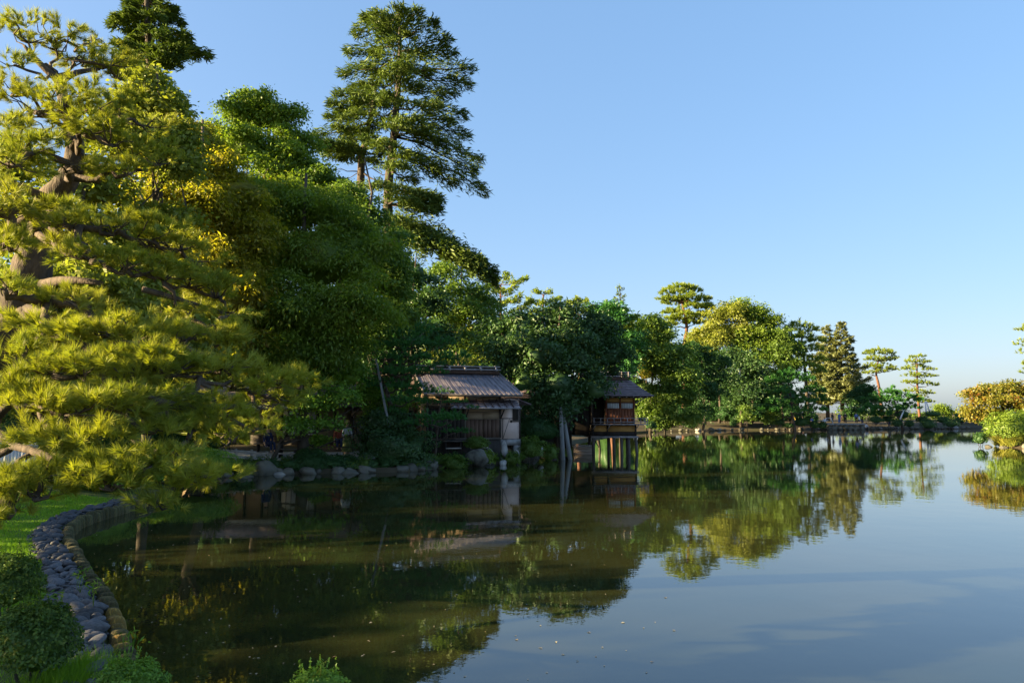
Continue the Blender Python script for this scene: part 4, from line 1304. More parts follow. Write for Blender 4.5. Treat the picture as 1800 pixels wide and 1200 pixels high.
# niwaki pine before the teahouse
layered_pine('shore_pine', 'dense cloud-pruned pine before the teahouse, propped by a pole', [(700, 0, 36.2), (692, 740, 36.2), (680, 690, 36.2), (668, 650, 36.3), (700, 625, 36.3), (725, 600, 36.3)],
             [(705, 590, 40, 15, 0), (745, 583, 40, 14, 0.3), (690, 608, 40, 14, -.5), (730, 606, 46, 15, -.8), (778, 606, 34, 13, 0), (670, 628, 38, 14, 0), (715, 630, 50, 15, -1), (765, 628, 44, 15, -.6), (805, 628, 30, 11, 0), (655, 652, 34, 14, 0), (700, 655, 46, 15, -1), (748, 655, 48, 14, -.8), (790, 640, 36, 12, -.3),
              (675, 680, 40, 13, -.4), (715, 680, 44, 14, -1), (740, 690, 34, 12, -.8), (715, 705, 46, 12, -1), (690, 725, 30, 10, -.4), (765, 735, 46, 13, -1.3), (795, 737, 34, 11, -1.2), (740, 745, 34, 11, -1.2), (650, 672, 26, 12, 0)],
             M['needle_dark'], 'bark', 0.15, 130, 16, 0.17, 0.035, rdepth=0.8)
m = MB(); m.tube([P(661, 630, 35.6), P(672, 690, 35.6), P(697, 815, 35.4)], [0.05, 0.06, 0.08], 8)
tag(m.build('prop_pole', M['grey_post'], None, smooth=True), 'thin pale pole propping the cloud-pruned pine before the teahouse', 'pole')
layered_pine('shore_pine', 'small dark pine with flat pads hanging over the rocks at the teahouse shutters', [(765, 0, 37.6), (768, 760, 37.6), (772, 725, 37.6), (775, 695, 37.6)],
             [(775, 690, 26, 7, 0), (800, 707, 26, 6, -.2), (760, 708, 30, 7, 0), (830, 717, 14, 4, -.3), (745, 768, 30, 7, -.3), (800, 760, 34, 5, -.6), (768, 750, 32, 8, -.3), (820, 758, 14, 4, -.6)],
             M['needle_dark'], 'bark', 0.09, 120, 14, 0.13, 0.03, rdepth=0.8)

# big dark tree between the two buildings
broad_tree('camellia_tree', 'big dark round-crowned evergreen spreading between teahouse and pavilion', on(985, 44.5),
           [(925, 570, 45, 44), (985, 560, 45.5, 48), (1045, 575, 46, 46), (900, 615, 44.5, 44), (955, 625, 43.5, 58), (1020, 630, 44, 58), (1075, 630, 45.5, 40), (930, 670, 43.5, 40), (985, 685, 43.2, 44), (1040, 680, 44, 40), (895, 655, 45, 30), (1078, 652, 46, 16), (880, 580, 46, 32), (1060, 600, 46, 40), (1005, 720, 43.5, 26), (960, 700, 43.6, 30), (935, 715, 44, 24), (1028, 704, 44, 18), (985, 725, 43.3, 22), (1000, 598, 44.5, 46), (955, 590, 44.5, 40), (1035, 605, 45, 40)],
           21000, 0.19, M['broad_dark'], 0.24, aspect=0.55, per=18)
broad_tree('broad_tree', 'dull evergreen behind the dark tree, above the pavilion roof', on(1075, 90),
           [(1085, 560, 90, 34), (1105, 600, 90, 34), (1070, 590, 91, 34), (1110, 640, 90, 28), (1060, 550, 91, 30)], 6500, 0.3, M['needle_dark'], 0.18)
broad_tree('light_maple', 'bright green maple leaning over the water right of the pavilion', on(1165, 100),
           [(1150, 645, 100, 24), (1180, 660, 99.5, 26), (1140, 690, 100, 24), (1170, 695, 99, 30), (1200, 700, 99, 26), (1215, 735, 98.5, 22), (1165, 730, 99, 26), (1140, 725, 100, 20), (1190, 740, 99, 20, 12), (1160, 745, 99.5, 20, 10)],
           11000, 0.28, M['broad'], 0.15, per=16, aspect=0.55)
broad_tree('broad_tree', 'deep green tree behind the pavilion, left of the bright maple', on(1050, 96),
           [(1050, 590, 96, 32), (1088, 612, 96, 28), (1040, 640, 96, 34), (1100, 652, 95, 24), (1070, 690, 95, 30), (1010, 600, 96, 30)], 5000, 0.3, M['broad_dark'], 0.18)
broad_tree('turning_tree', 'orange-tinged bush-like tree above the pavilion roof corner', on(1135, 102),
           [(1133, 640, 102, 14), (1145, 655, 102, 14), (1128, 655, 102, 12)], 1200, 0.22, M['maple'], 0.09)

# fir giants
def fir_giant():
    D = 63.0
    g0 = on(690, D)
    t = thing('tall_fir', 'giant old fir towering over everything, its lowest bough drooping right', 'fir tree', g0)
    tr = [g0 - [0, 0, 0.3]] + [P(*q) for q in ((684, 480, D), (682, 340, D), (692, 240, D), (700, 150, D), (703, 90, D), (702, 25, D))]
    tp = catmull(tr, 6)
    f, wd = MB(), MB()
    wd.tube(tp, np.linspace(0.55, 0.10, len(tp)), 10, 0.05)
    tips = [(650, 40), (625, 60), (612, 92), (600, 128), (592, 165), (598, 205), (640, 30), (665, 20), (735, 18), (765, 38), (788, 66), (800, 92), (832, 120), (826, 150), (800, 165), (818, 205), (795, 215), (822, 240), (780, 255), (846, 280), (835, 300), (854, 338), (800, 322), (770, 300), (775, 352), (742, 340), (760, 372), (700, 12), (640, 120), (655, 90), (745, 100), (735, 150), (640, 180), (655, 225), (735, 210), (770, 180), (690, 60), (720, 60), (660, 150), (750, 235), (725, 270), (665, 270), (730, 320), (640, 245), (690, 118), (715, 118), (672, 185), (755, 130), (620, 175), (672, 55)]
    front = [(690, 70), (712, 110), (684, 165), (712, 215), (672, 250), (705, 290), (660, 325), (725, 350), (700, 385)]
    for px, py in tips + front:
        dz = R.uniform(-5.5, -3.5) if (px, py) in front else R.uniform(-5.0, 4.0) if 625 < px < 775 else R.uniform(-2.5, 2.5)
        e = P(px, py, D + dz)
        out_ = abs(px - 690) / 150.0
        hz = e[2] + (0.16 if py < 250 else 0.42) * np.linalg.norm((e - tp[-1])[:2]) * (0.4 + 0.5 * out_) * (1 if py > 120 else 0.2)
        k = int(np.argmin(np.abs(tp[:, 2] - hz)))
        ln = np.linalg.norm(e - tp[k])
        spray_bough(f, wd, tp[k], e, max(0.8, ln * 0.30), int(60 + 40 * ln), 0.62, 0.04 + 0.012 * ln, sag=0.05 if py > 200 else -0.03, up=0.06, start=0.22, wratio=0.17, vt=0.09)
    # long low bough in three strokes
    for a, b, w, nn in (((684, 385, D), (790, 445, D - 1.5), 1.5, 420), ((760, 425, D - 1), (872, 492, D - 3), 1.3, 420), ((684, 400, D), (745, 432, D - 3.5), 1.3, 260), ((690, 360, D), (772, 362, D - 2), 1.1, 220), ((800, 450, D - 2), (850, 470, D - 4), 0.9, 160), ((684, 405, D), (800, 432, D + 2), 1.2, 240), ((700, 395, D - 1), (830, 470, D - 4), 1.2, 260)):
        spray_bough(f, wd, P(*a), P(*b), w, int(nn * 3.0), 0.5, 0.15, sag=0.06, up=0.05, start=0.12, wratio=0.26, vt=0.42)
    f.build('crown', M['fir'], t, g0)
    wd.build('trunk', M['bark_grey'], t, g0, True)
    # its left companion
    D = 65.0
    g0 = on(632, D)
    t = thing('tall_fir', 'second old fir half merged with the giant fir on its left side', 'fir tree', g0)
    tp = catmull([g0 - [0, 0, 0.3]] + [P(*q) for q in ((634, 330, D), (640, 260, D), (655, 190, D), (662, 150, D))], 7)
    f, wd = MB(), MB()
    wd.tube(tp, np.linspace(0.45, 0.08, len(tp)), 9, 0.05)
    for px, py in [(550, 238), (556, 255), (575, 205), (580, 180), (590, 222), (612, 240), (622, 200), (600, 260), (575, 275), (640, 230), (655, 255), (618, 160), (640, 150), (570, 250), (604, 280), (660, 280), (625, 265), (585, 262), (598, 195)]:
        e = P(px, py, D + R.uniform(-3.5, 3.5))
        hz = e[2] + 0.12 * np.linalg.norm((e - tp[-1])[:2])
        k = int(np.argmin(np.abs(tp[:, 2] - hz)))
        ln = np.linalg.norm(e - tp[k])
        spray_bough(f, wd, tp[k], e, max(0.8, ln * 0.30), int(60 + 40 * ln), 0.62, 0.04 + 0.012 * ln, sag=-0.02, up=0.06, start=0.2, wratio=0.17, vt=0.09)
    for px, py in [(590, 300), (700, 300), (680, 330), (600, 320), (665, 320)]:
        wd.tube(wob(tp[8], P(px, py, D + R.uniform(-2, 2)), 5, 0.05), np.linspace(0.06, 0.02, 5), 4)
    f.build('crown', M['fir'], t, g0)
    wd.build('trunk', M['bark'], t, g0, True)
    # dark fir at the far left
    D = 40.0
    g0 = on(262, D)
    t = thing('tall_fir', 'dark flat-boughed fir cut by the top edge above the garden pine', 'fir tree', g0)
    tp = catmull([g0 - [0, 0, 0.3]] + [P(*q) for q in ((266, 200, D), (262, 100, D), (258, 0, D), (256, -40, D))], 8)
    f, wd = MB(), MB()
    wd.tube(tp, np.linspace(0.35, 0.06, len(tp)), 9, 0.05)
    for px, py in [(196, 45), (205, 30), (222, 8), (235, -15), (290, -10), (308, 18), (318, 42), (328, 62), (318, 85), (368, 100), (340, 92), (205, 75), (215, 100), (232, 60), (250, 30), (275, 25), (285, 60), (240, 95), (262, 110), (296, 112), (300, 160), (285, 170), (215, 125), (225, 20), (250, 80), (270, 85), (300, 75), (270, 0), (265, 50), (310, 100), (235, 130), (258, 135), (280, 130), (300, 30), (250, 5), (225, 80), (290, 95)]:
        e = P(px, py, D + R.uniform(-2.2, 2.2))
        hz = e[2] + 0.18 * np.linalg.norm((e - tp[-1])[:2])
        k = int(np.argmin(np.abs(tp[:, 2] - hz)))
        ln = np.linalg.norm(e - tp[k])
        spray_bough(f, wd, tp[k], e, max(0.45, ln * 0.3), int(70 + 70 * ln), 0.40, 0.03 + 0.01 * ln, sag=-0.02, up=0.06, start=0.15, wratio=0.2, vt=0.09)
    f.build('crown', M['fir'], t, g0)
    wd.build('trunk', M['bark'], t, g0, True)


fir_giant()

# ------------------------------------------------------------------ wood behind the houses
def upswept(name, label, px, D, tips, trunk_top, mat, L=0.6, group=None, tr=0.3, bark='bark_red', dens=26, width=0.3):
    """open pine with upswept boughs, given by their tips"""
    g0 = on(px, D)
    t = thing(name, label, 'pine tree', g0, 0, group)
    tp = catmull([g0 - [0, 0, 0.3], (g0 + P(*trunk_top, D)) / 2 + RNG.normal(size=3) * 0.2, P(*trunk_top, D)], 8)
    f, wd = MB(), MB()
    wd.tube(tp, np.linspace(tr, tr * 0.25, len(tp)), 8, 0.05)
    for px_, py_ in tips:
        e = P(px_, py_, D + R.uniform(-2.5, 2.5))
        k = int(np.argmin(np.abs(tp[:, 2] - (e[2] - 0.25 * np.linalg.norm((e - tp[-1])[:2])))))
        ln = np.linalg.norm(e - tp[k])
        spray_bough(f, wd, tp[k], e, max(0.6, ln * width), int(20 + dens * ln), L, 0.05, sag=-0.06, up=0.5, start=0.25)
    f.build('crown', mat, t, g0)
    wd.build('trunk', M[bark], t, g0, True)


upswept('red_pine', 'sunlit red-trunked pine just right of the drooping fir bough', 872, 78,
        [(890, 482), (905, 505), (860, 500), (840, 520), (925, 490), (915, 520), (850, 545), (935, 530), (890, 530), (865, 560), (905, 560), (880, 510), (930, 555)], (880, 500), M['needle_far'], 0.5)
upswept('red_pine', 'lit upswept pine second from the drooping fir bough', 950, 84,
        [(942, 510), (965, 512), (985, 524), (930, 525), (955, 530), (975, 540), (940, 545), (990, 545)], (955, 518), M['needle_far'], 0.5)
upswept('red_pine', 'small lit pine tuft over the middle of the dark round evergreen', 1015, 92,
        [(1000, 530), (1015, 525), (1030, 528), (1010, 545), (1028, 545), (1040, 540), (995, 545)], (1015, 535), M['needle_far'], 0.5)
conifer('spruce', 'pointed grey-green spruce tip rising above the round evergreen', 1090, 98, 502, lambda t: 3.4 * (1 - t) ** 0.85 + 0.2, 44, M['fir'], 0.25, L=0.55, droop=0.25, hmin=0.3)
upswept('red_pine', 'lit spreading pine around the spruce tip', 1075, 90,
        [(1045, 540), (1065, 532), (1100, 545), (1120, 555), (1110, 570), (1055, 555), (1085, 560), (1130, 570)], (1085, 545), M['needle_far'], 0.5)
broad_tree('broad_tree', 'olive broadleaf left of the tall umbrella pine', on(1140, 100),
           [(1140, 570, 100, 26), (1165, 590, 100, 28), (1125, 600, 99, 30), (1155, 625, 98, 34), (1190, 620, 99, 30), (1200, 660, 98, 34), (1140, 580, 100, 24)], 9000, 0.36, M['broad'], 0.2)
layered_pine('umbrella_pine', 'tall yellow-lit umbrella pine, the highest tree of the far wood', [(1200, 0, 128), (1203, 620, 128), (1207, 575, 128), (1202, 545, 128), (1195, 520, 128)],
             [(1195, 507, 26, 8, 0), (1215, 512, 24, 8, 1), (1180, 515, 24, 8, -1), (1172, 527, 20, 7, 0), (1210, 525, 30, 8, -2), (1235, 528, 20, 8, 0), (1190, 533, 30, 8, 2), (1220, 540, 28, 8, -1), (1245, 542, 18, 7, 0), (1180, 550, 22, 7, 1), (1205, 556, 28, 8, -2), (1235, 556, 20, 7, 1), (1185, 563, 24, 7, 0), (1175, 572, 20, 6, 0), (1222, 568, 24, 7, 0)],
             M['needle_far'], 'bark_red', 0.42, 48, 26, 0.55, 0.12)
GB = 'broadleaf trees of the wood on the far shore'
broad_tree('broad_tree', 'airy yellow broadleaf right beside the umbrella pine', on(1262, 124),
           [(1255, 560, 124, 28), (1285, 552, 124, 28), (1240, 585, 124, 26), (1270, 590, 123, 30), (1295, 585, 124, 26), (1250, 610, 123, 24), (1232, 600, 124, 20)], 8500, 0.42, M['broad_yellow'], 0.22, fill=0.4, core=0)
broad_tree('broad_tree', 'olive broadleaf with rounded top in the middle of the far wood', on(1318, 124),
           [(1305, 545, 125, 26), (1330, 555, 125, 28), (1350, 570, 124, 24), (1320, 590, 123, 32), (1350, 605, 123, 28), (1300, 610, 123, 26), (1335, 630, 122, 28)], 9500, 0.40, M['broad_light'], 0.22, fill=0.35)
broad_tree('broad_tree', 'dusky broadleaf on the right slope of the far wood', on(1372, 122),
           [(1372, 590, 122, 24), (1390, 610, 122, 22), (1365, 625, 121, 28), (1390, 640, 121, 22), (1375, 660, 120, 26)], 7000, 0.38, M['broad'], 0.2)
broad_tree('broad_tree', 'dark tall broadleaf at the waterside, centre of the far wood', on(1300, 116),
           [(1280, 630, 117, 28), (1310, 645, 116, 34), (1335, 660, 116, 28), (1275, 670, 116, 30), (1310, 690, 115, 34), (1345, 690, 115, 26), (1290, 705, 115, 22)], 10500, 0.36, M['broad_dark'], 0.24)
broad_tree('broad_tree', 'dark shaded broadleaf between the bright maple and the far wood', on(1235, 106),
           [(1220, 620, 107, 34), (1250, 640, 107, 32), (1225, 670, 106, 32), (1250, 690, 105, 30), (1210, 650, 106, 26), (1262, 665, 106, 24), (1232, 720, 104, 18)], 9500, 0.34, M['broad_deep'], 0.22)
layered_pine('black_pine', 'dark layered pine on the right edge of the far wood', [(1418, 0, 124), (1418, 690, 124), (1412, 620, 124), (1408, 585, 124)],
             [(1405, 574, 22, 8, 0), (1425, 582, 18, 7, 0), (1388, 582, 14, 6, 0), (1412, 594, 26, 8, 0), (1432, 600, 18, 7, 0), (1395, 608, 24, 8, 0), (1425, 616, 26, 8, 0), (1402, 628, 28, 8, -1), (1434, 634, 20, 8, 0), (1415, 646, 30, 8, -1), (1440, 655, 18, 8, 0)],
             M['needle_far'], 'bark_grey', 0.35, 34, 20, 0.6, 0.13)
layered_pine('black_pine', 'broad low dark pine spreading over the far shore bushes', [(1395, 0, 114), (1393, 735, 114), (1390, 700, 114), (1385, 670, 114)],
             [(1385, 660, 26, 9, 0), (1365, 672, 26, 9, 0), (1412, 668, 28, 9, 0), (1345, 690, 26, 9, 0), (1385, 690, 34, 10, -1), (1428, 688, 28, 10, 0), (1360, 708, 32, 9, -1), (1405, 708, 36, 10, -1), (1440, 704, 22, 9, 0), (1380, 722, 36, 8, -1), (1425, 722, 30, 8, 0), (1345, 722, 24, 7, 0)],
             M['needle_dark'], 'bark_grey', 0.3, 40, 22, 0.5, 0.12)
conifer('twin_conifer', 'left one of the twin ochre conifers, slightly shorter', 1452, 143, 573, lambda t: 5.6 * (1 - t) ** 0.95 + 0.35, 74, M['fir_brown'], 0.4, L=0.62, droop=0.10, per=100, hmin=0.22, width=0.26)
conifer('twin_conifer', 'right one of the twin ochre conifers with wide dark right side', 1478, 142, 566, lambda t: 7.2 * (1 - t) ** 0.95 + 0.35, 90, M['fir_brown'], 0.45, L=0.62, droop=0.08, per=100, hmin=0.17, width=0.26)
layered_pine('umbrella_pine', 'flat-topped sunlit pine with curved red trunk right of the twin conifers', [(1549, 0, 168), (1545, 680, 168), (1540, 655, 168), (1545, 630, 168)],
             [(1545, 618, 24, 6, 0), (1528, 622, 14, 6, 0), (1562, 622, 16, 6, 0), (1535, 632, 20, 6, -1), (1555, 634, 20, 6, 1), (1572, 630, 10, 5, 0), (1530, 645, 18, 6, 0), (1555, 646, 20, 6, -1), (1568, 650, 10, 4, 0), (1525, 656, 12, 5, 0), (1545, 654, 16, 5, 0)],
             M['needle_far'], 'bark_red', 0.38, 36, 22, 0.5, 0.12)
layered_pine('umbrella_pine', 'tiered slim pine with straight trunk, last tall tree before open sky', [(1613, 0, 158), (1613, 690, 158), (1612, 655, 158), (1612, 630, 158)],
             [(1612, 628, 16, 5, 0), (1602, 636, 16, 5, 0), (1624, 637, 16, 5, 0), (1612, 645, 22, 5, 1), (1595, 650, 16, 4, 0), (1634, 650, 15, 4, 0), (1605, 660, 20, 5, -1), (1628, 662, 20, 4, 0), (1596, 672, 14, 4, 0), (1615, 674, 22, 5, 0), (1640, 677, 13, 4, 0), (1605, 688, 20, 5, 0), (1632, 692, 16, 4, 0), (1612, 700, 20, 5, 0), (1625, 707, 18, 4, 0)],
             M['needle_far'], 'bark_red', 0.3, 34, 20, 0.45, 0.11)
layered_pine('black_pine', 'wide low dark pine mound below the two slim pines', [(1585, 0, 120), (1582, 735, 120), (1575, 715, 120), (1572, 700, 120)],
             [(1566, 690, 22, 8, 0), (1545, 702, 24, 9, 0), (1585, 698, 24, 9, 0), (1565, 706, 28, 9, -1), (1608, 704, 18, 8, 0), (1535, 718, 22, 8, 0), (1565, 720, 30, 9, -1), (1595, 718, 22, 8, 0), (1552, 730, 26, 6, 0), (1525, 725, 16, 8, 0)],
             M['needle_dark'], 'bark_grey', 0.25, 40, 22, 0.5, 0.12)
broad_tree('broad_tree', 'dark low trees right of the twin conifer trunks', on(1512, 128), [(1505, 705, 128, 20), (1520, 690, 128, 18), (1500, 725, 127, 16), (1530, 700, 129, 14)], 3500, 0.36, M['broad_deep'], 0.16)

# wood fill deep behind, one mass
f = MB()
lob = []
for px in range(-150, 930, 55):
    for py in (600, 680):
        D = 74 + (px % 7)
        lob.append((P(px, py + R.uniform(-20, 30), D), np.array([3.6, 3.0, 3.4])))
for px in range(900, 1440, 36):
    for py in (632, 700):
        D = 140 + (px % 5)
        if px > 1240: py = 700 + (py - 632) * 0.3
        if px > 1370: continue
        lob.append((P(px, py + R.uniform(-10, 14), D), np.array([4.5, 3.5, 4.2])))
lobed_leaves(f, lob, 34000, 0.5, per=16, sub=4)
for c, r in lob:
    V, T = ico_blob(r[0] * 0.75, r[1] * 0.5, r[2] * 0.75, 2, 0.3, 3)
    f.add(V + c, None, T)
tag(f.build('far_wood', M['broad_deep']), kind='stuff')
f = MB()
lob = []
for px in range(1640, 1960, 22):
    D = 190 + (px % 11)
    lob.append((P(px, 735 + R.uniform(-6, 5), D), np.array([3.2, 2.5, 2.4])))
for px in range(1480, 1640, 24):
    lob.append((P(px, 734 + R.uniform(-4, 4), 160), np.array([2.6, 2.0, 2.0])))
lobed_leaves(f, lob, 9000, 0.5, per=14, sub=4)
tag(f.build('distant_treeline', M['broad']), kind='stuff')
broad_tree('broad_tree', 'small round tree on the skyline in the open gap', on(1658, 165), [(1655, 720, 165, 12), (1665, 728, 165, 11), (1648, 730, 165, 9)], 1800, 0.4, M['broad_light'], 0.15)

# ------------------------------------------------------------------ right-hand spit: maple, pine tip, shrubs
broad_tree('maple_tree', 'turning orange and green maple leaning out from the right edge', on(1775, 62),
           [(1720, 690, 62, 26, 10), (1745, 684, 62, 28, 10), (1775, 680, 62, 28, 11), (1805, 690, 62, 30, 12), (1730, 706, 61.5, 26, 10), (1765, 702, 61, 30, 11), (1795, 712, 61, 28, 12), (1708, 722, 61.5, 20, 7), (1745, 724, 61, 24, 8), (1720, 734, 61, 18, 6), (1820, 720, 62, 26, 14), (1700, 690, 62, 12, 5)],
           11000, 0.19, M['maple'], 0.16, aspect=0.6, per=14, core=0, dens=1.5)
layered_pine('edge_pine', 'pine whose yellow-lit bough tips enter from the right edge', [(1850, 0, 60), (1850, 700, 60), (1845, 640, 60), (1840, 560, 60)],
             [(1808, 580, 26, 10, 0), (1800, 606, 22, 9, 0), (1815, 620, 24, 9, 0), (1812, 640, 20, 8, 0), (1830, 570, 26, 10, 0), (1840, 600, 30, 10, 0), (1845, 640, 30, 10, 0), (1808, 655, 14, 6, 0)],
             M['needle_far'], 'bark_red', 0.2, 60, 18, 0.25, 0.05)
shrub('shrub', 'loose yellow-green shrub under the turning maple at the right edge', P(1790, 752, 58.5), 2.6, 1.6, 1.3, 4200, 0.2, M['broad_light'])
shrub('shrub', 'small round dark shrub at the tip of the right spit', P(1723, 772, 59.5), 0.5, 0.5, 0.55, 700, 0.13, M['azalea_far'])
f = MB()
nb = 9000
px_ = RNG.uniform(1735, 1815, nb); dd_ = RNG.uniform(57.5, 61, nb)
x_ = (px_ - 900) / FPX * dd_
z_ = zground(x_, dd_)
ok = z_ > 0.0
b_ = np.stack([x_, dd_, z_], -1)[ok]
spikes(f, b_, RNG.normal(size=b_.shape) * 0.45 + [0, 0, 1], RNG.uniform(0.4, 1.2, len(b_)), 0.05)
tag(f.build('tall_grass', M['grass_gold']), kind='stuff')
for px, py, D, r in ((1795, 778, 58, 0.7), (1812, 785, 56.5, 0.6), (1738, 785, 58.8, 0.3), (1765, 787, 58, 0.35)):
    V, T = ico_blob(r, r * .8, r * .6, 2, 0.15, int(px), 0.9)
    m = MB(); c = P(px, py, D); m.add(V + c, None, T)
    tag(m.build('rock', M['rock']), {1795: 'large brown rock at the right edge of the spit', 1812: 'rock cut by the frame beside the large brown spit rock', 1738: 'small rock at the foot of the spit grass, left', 1765: 'small rock in the middle of the spit waterline'}[px], 'rock')

# ------------------------------------------------------------------ unseen trees left of the view, added and spaced to shade the bank
for i, (x, y, h, r) in enumerate([(-30, 0.6, 9.0, 2.9), (-29, 6.2, 8.2, 1.5), (-31, 12.2, 9.4, 2.6), (-31, 17.4, 9.6, 2.8), (-30, 24, 9.6, 3.8), (-32, 30, 11, 4.5), (-33, 37, 13, 4.8), (-24, 35.2, 9, 3.4), (-30, 45, 15, 5.0), (-40, 55, 18, 6.5)]):
    b = np.array([x, y, gz(x, y)])
    t = thing('unseen_shade_tree', 'unseen leafy tree added left of the view to shade the bank', 'tree', b, 0, 'added shade trees left of the view')
    f = MB()
    lobed_leaves(f, [(b + [0, 0, h - r * 0.9], np.array([r, r, r * 0.9])), (b + [r * 0.6, r * 0.7, h * 0.45], np.array([r * .8, r * .8, h * 0.35])), (b + [-r * 0.3, -r * 0.8, h * 0.45], np.array([r * .8, r * .8, h * .35]))], 3400, 0.5, per=10)
    f.build('crown', M['broad'], t, b)
    wd = MB(); wd.tube([b - [0, 0, .2], b + [0, 0, h * .7]], [0.3, 0.12], 8); wd.build('trunk', M['bark_grey'], t, b)

# ------------------------------------------------------------------ near bank: kerb, pebbles, lawn, shrubs
i0 = int(np.argmin(np.linalg.norm(SH - np.array([-2.6, 6.0]), axis=1)))
i1 = int(np.argmin(np.linalg.norm(SH - np.array([-10.8, 23.5]), axis=1)))
bank = SH[i0:i1 + 1]
seg = np.linalg.norm(np.diff(bank, axis=0), axis=1)
cum = np.concatenate([[0], np.cumsum(seg)])
TOT = cum[-1]


def along(s):
    x = np.interp(s, cum, bank[:, 0]); y = np.interp(s, cum, bank[:, 1])
    x2 = np.interp(s + 0.05, cum, bank[:, 0]); y2 = np.interp(s + 0.05, cum, bank[:, 1])
    x1 = np.interp(s - 0.05, cum, bank[:, 0]); y1 = np.interp(s - 0.05, cum, bank[:, 1])
    tx, ty = x2 - x1, y2 - y1
    L = math.hypot(tx, ty) or 1e-6
    tx, ty = tx / L, ty / L
    return np.array([x, y]), np.array([tx, ty]), np.array([-ty, tx])    # point, tangent, normal


nt_ = along(TOT / 2)[2]
pt_ = along(TOT / 2)[0]
LAND = 1.0 if sdist(*(pt_ + nt_ * 0.3)[:, None])[0] > 0 else -1.0

kerb = thing('kerb', 'mossy stone kerb curving along the near bank of the pond', 'kerb', (bank[0][0], bank[0][1], 0.0))
KM, KSUN = [], []
for k in range(7):
    V, T = ico_blob(1, 1, 1, 2, 0.07, 100 + k)
    V = np.sign(V) * np.abs(V) ** 0.55            # squarish stone
    m = MB(); m.add(V * 0.5, None, T)
    KM.append(m.mesh('kerb_stone', M['moss_wood'], smooth=False))
    KSUN.append(m.mesh('kerb_stone', M['moss_sunpatch'], smooth=False))
s = 0.05
while s < TOT - 0.1:
    p, tg, nn = along(s)
    ln = R.uniform(0.11, 0.22)
    in_sunpatch = 2.6 < s < 4.4 and (3.0 > s or s > 3.5)  # stretch of kerb where the sun patch is painted on the stones
    o = bpy.data.objects.new('kerb_stone', R.choice(KSUN if in_sunpatch else KM))
    col.objects.link(o); o.parent = kerb
    c = p + nn * LAND * (0.06 + R.uniform(-0.02, 0.02))
    o.location = (c[0] - bank[0][0], c[1] - bank[0][1], 0.01 + R.uniform(-0.02, 0.025))
    o.rotation_euler = (R.uniform(-.08, .08), R.uniform(-.1, .1), math.atan2(tg[1], tg[0]) + R.uniform(-.08, .08))
    o.scale = (ln * 1.08, R.uniform(0.17, 0.24), R.uniform(0.46, 0.54))
    s += ln

PM = []
for k in range(10):
    V, T = ico_blob(1, 1, 1, 2, 0.13, 300 + k)
    m = MB(); m.add(V, None, T)
    PM.append(m.mesh('pebble', M['pebble'], smooth=True))
spots, tries = [], 0
while tries < 6500:
    tries += 1
    s = TOT * R.random() ** 1.25
    p, tg, nn = along(s)
    wdt = 0.46 if s < 6 else 0.36
    q = R.random()
    c = p + nn * LAND * (0.23 + wdt * q)
    a = 0.045 + 0.115 * R.random() ** 1.6 * (1.0 if s < 7 else 0.9)
    if all((c[0] - u[0]) ** 2 + (c[1] - u[1]) ** 2 > (0.62 * (a + u[2])) ** 2 for u in spots):
        spots.append((c[0], c[1], a, s, q))
spots.sort(key=lambda u: u[3])
stuffm = MB()
for k, (x, y, a, s, q) in enumerate(spots):
    z = 0.21 + a * 0.25 + R.uniform(0, 0.05)
    sc = (a * R.uniform(0.85, 1.2), a * R.uniform(0.55, 0.8), a * R.uniform(0.38, 0.6))
    rot = (R.uniform(-.3, .3), R.uniform(-.3, .3), R.uniform(0, 6.28))
    if k < 290:
        o = bpy.data.objects.new('pebble', PM[k % 10])
        col.objects.link(o)
        o.location = (x, y, z); o.rotation_euler = rot; o.scale = sc
        big = a > 0.125
        if s < 6.5:
            lab = 'big dark grey river pebble between clipped bushes and mossy kerb' if big else 'dark grey river pebble between clipped bushes and mossy kerb'
            gr = 'big pebbles of the near bank' if big else 'pebbles of the near bank'
        else:
            lab = 'bluish grey pebble in the band between lawn and far kerb'
            gr = 'pebbles of the band along the lawn'
        tag(o, lab, 'pebble', gr)
    else:
        V, T = ico_blob(*sc, 1, 0.12, k)
        cz, sz_ = math.cos(rot[2]), math.sin(rot[2])
        V = V @ np.array([[cz, sz_, 0], [-sz_, cz, 0], [0, 0, 1]])
        stuffm.add(V + [x, y, z], None, T)
if stuffm.V:
    tag(stuffm.build('pebbles', M['pebble'], smooth=True), kind='stuff')
# bed of small stones under them
m = MB()
for k in range(1500):
    s = TOT * R.random(); p, tg, nn = along(s)
    c = p + nn * LAND * (0.16 + 0.56 * R.random())
    V, T = ico_blob(R.uniform(.025, .05), R.uniform(.02, .04), 0.02, 0, 0.1, k)
    m.add(V + [c[0], c[1], 0.215], None, T)
tag(m.build('gravel', M['pebble']), kind='stuff')

# lawn blades
f = MB()
N = 330000
x_ = RNG.uniform(-14.5, -2.5, N); y_ = 5.0 + 17 * RNG.random(N) ** 1.5
sd_ = sdist(x_, y_)
ok = ~((y_ < 8.9) & (y_ > 6.55) & (x_ > -7.0) & (RNG.random(N) < 0.8)) & (sd_ > 0.58 + 0.12 * np.sin(y_ * 5) * np.cos(x_ * 4)) & (np.abs(x_) < y_ * 0.80 + 0.6)
x_, y_ = x_[ok], y_[ok]
b_ = np.stack([x_, y_, zground(x_, y_, sd_[ok]) - 0.005], -1)
hgt = RNG.uniform(0.035, 0.085, len(b_)) * (1 + 0.5 * np.sin(x_ * 2.1) * np.sin(y_ * 1.7))
spikes(f, b_, RNG.normal(size=b_.shape) * 0.35 + [0, 0, 1], hgt, 0.007 + 0.0006 * y_)
tag(f.build('lawn_grass', M['grassy']), kind='stuff')

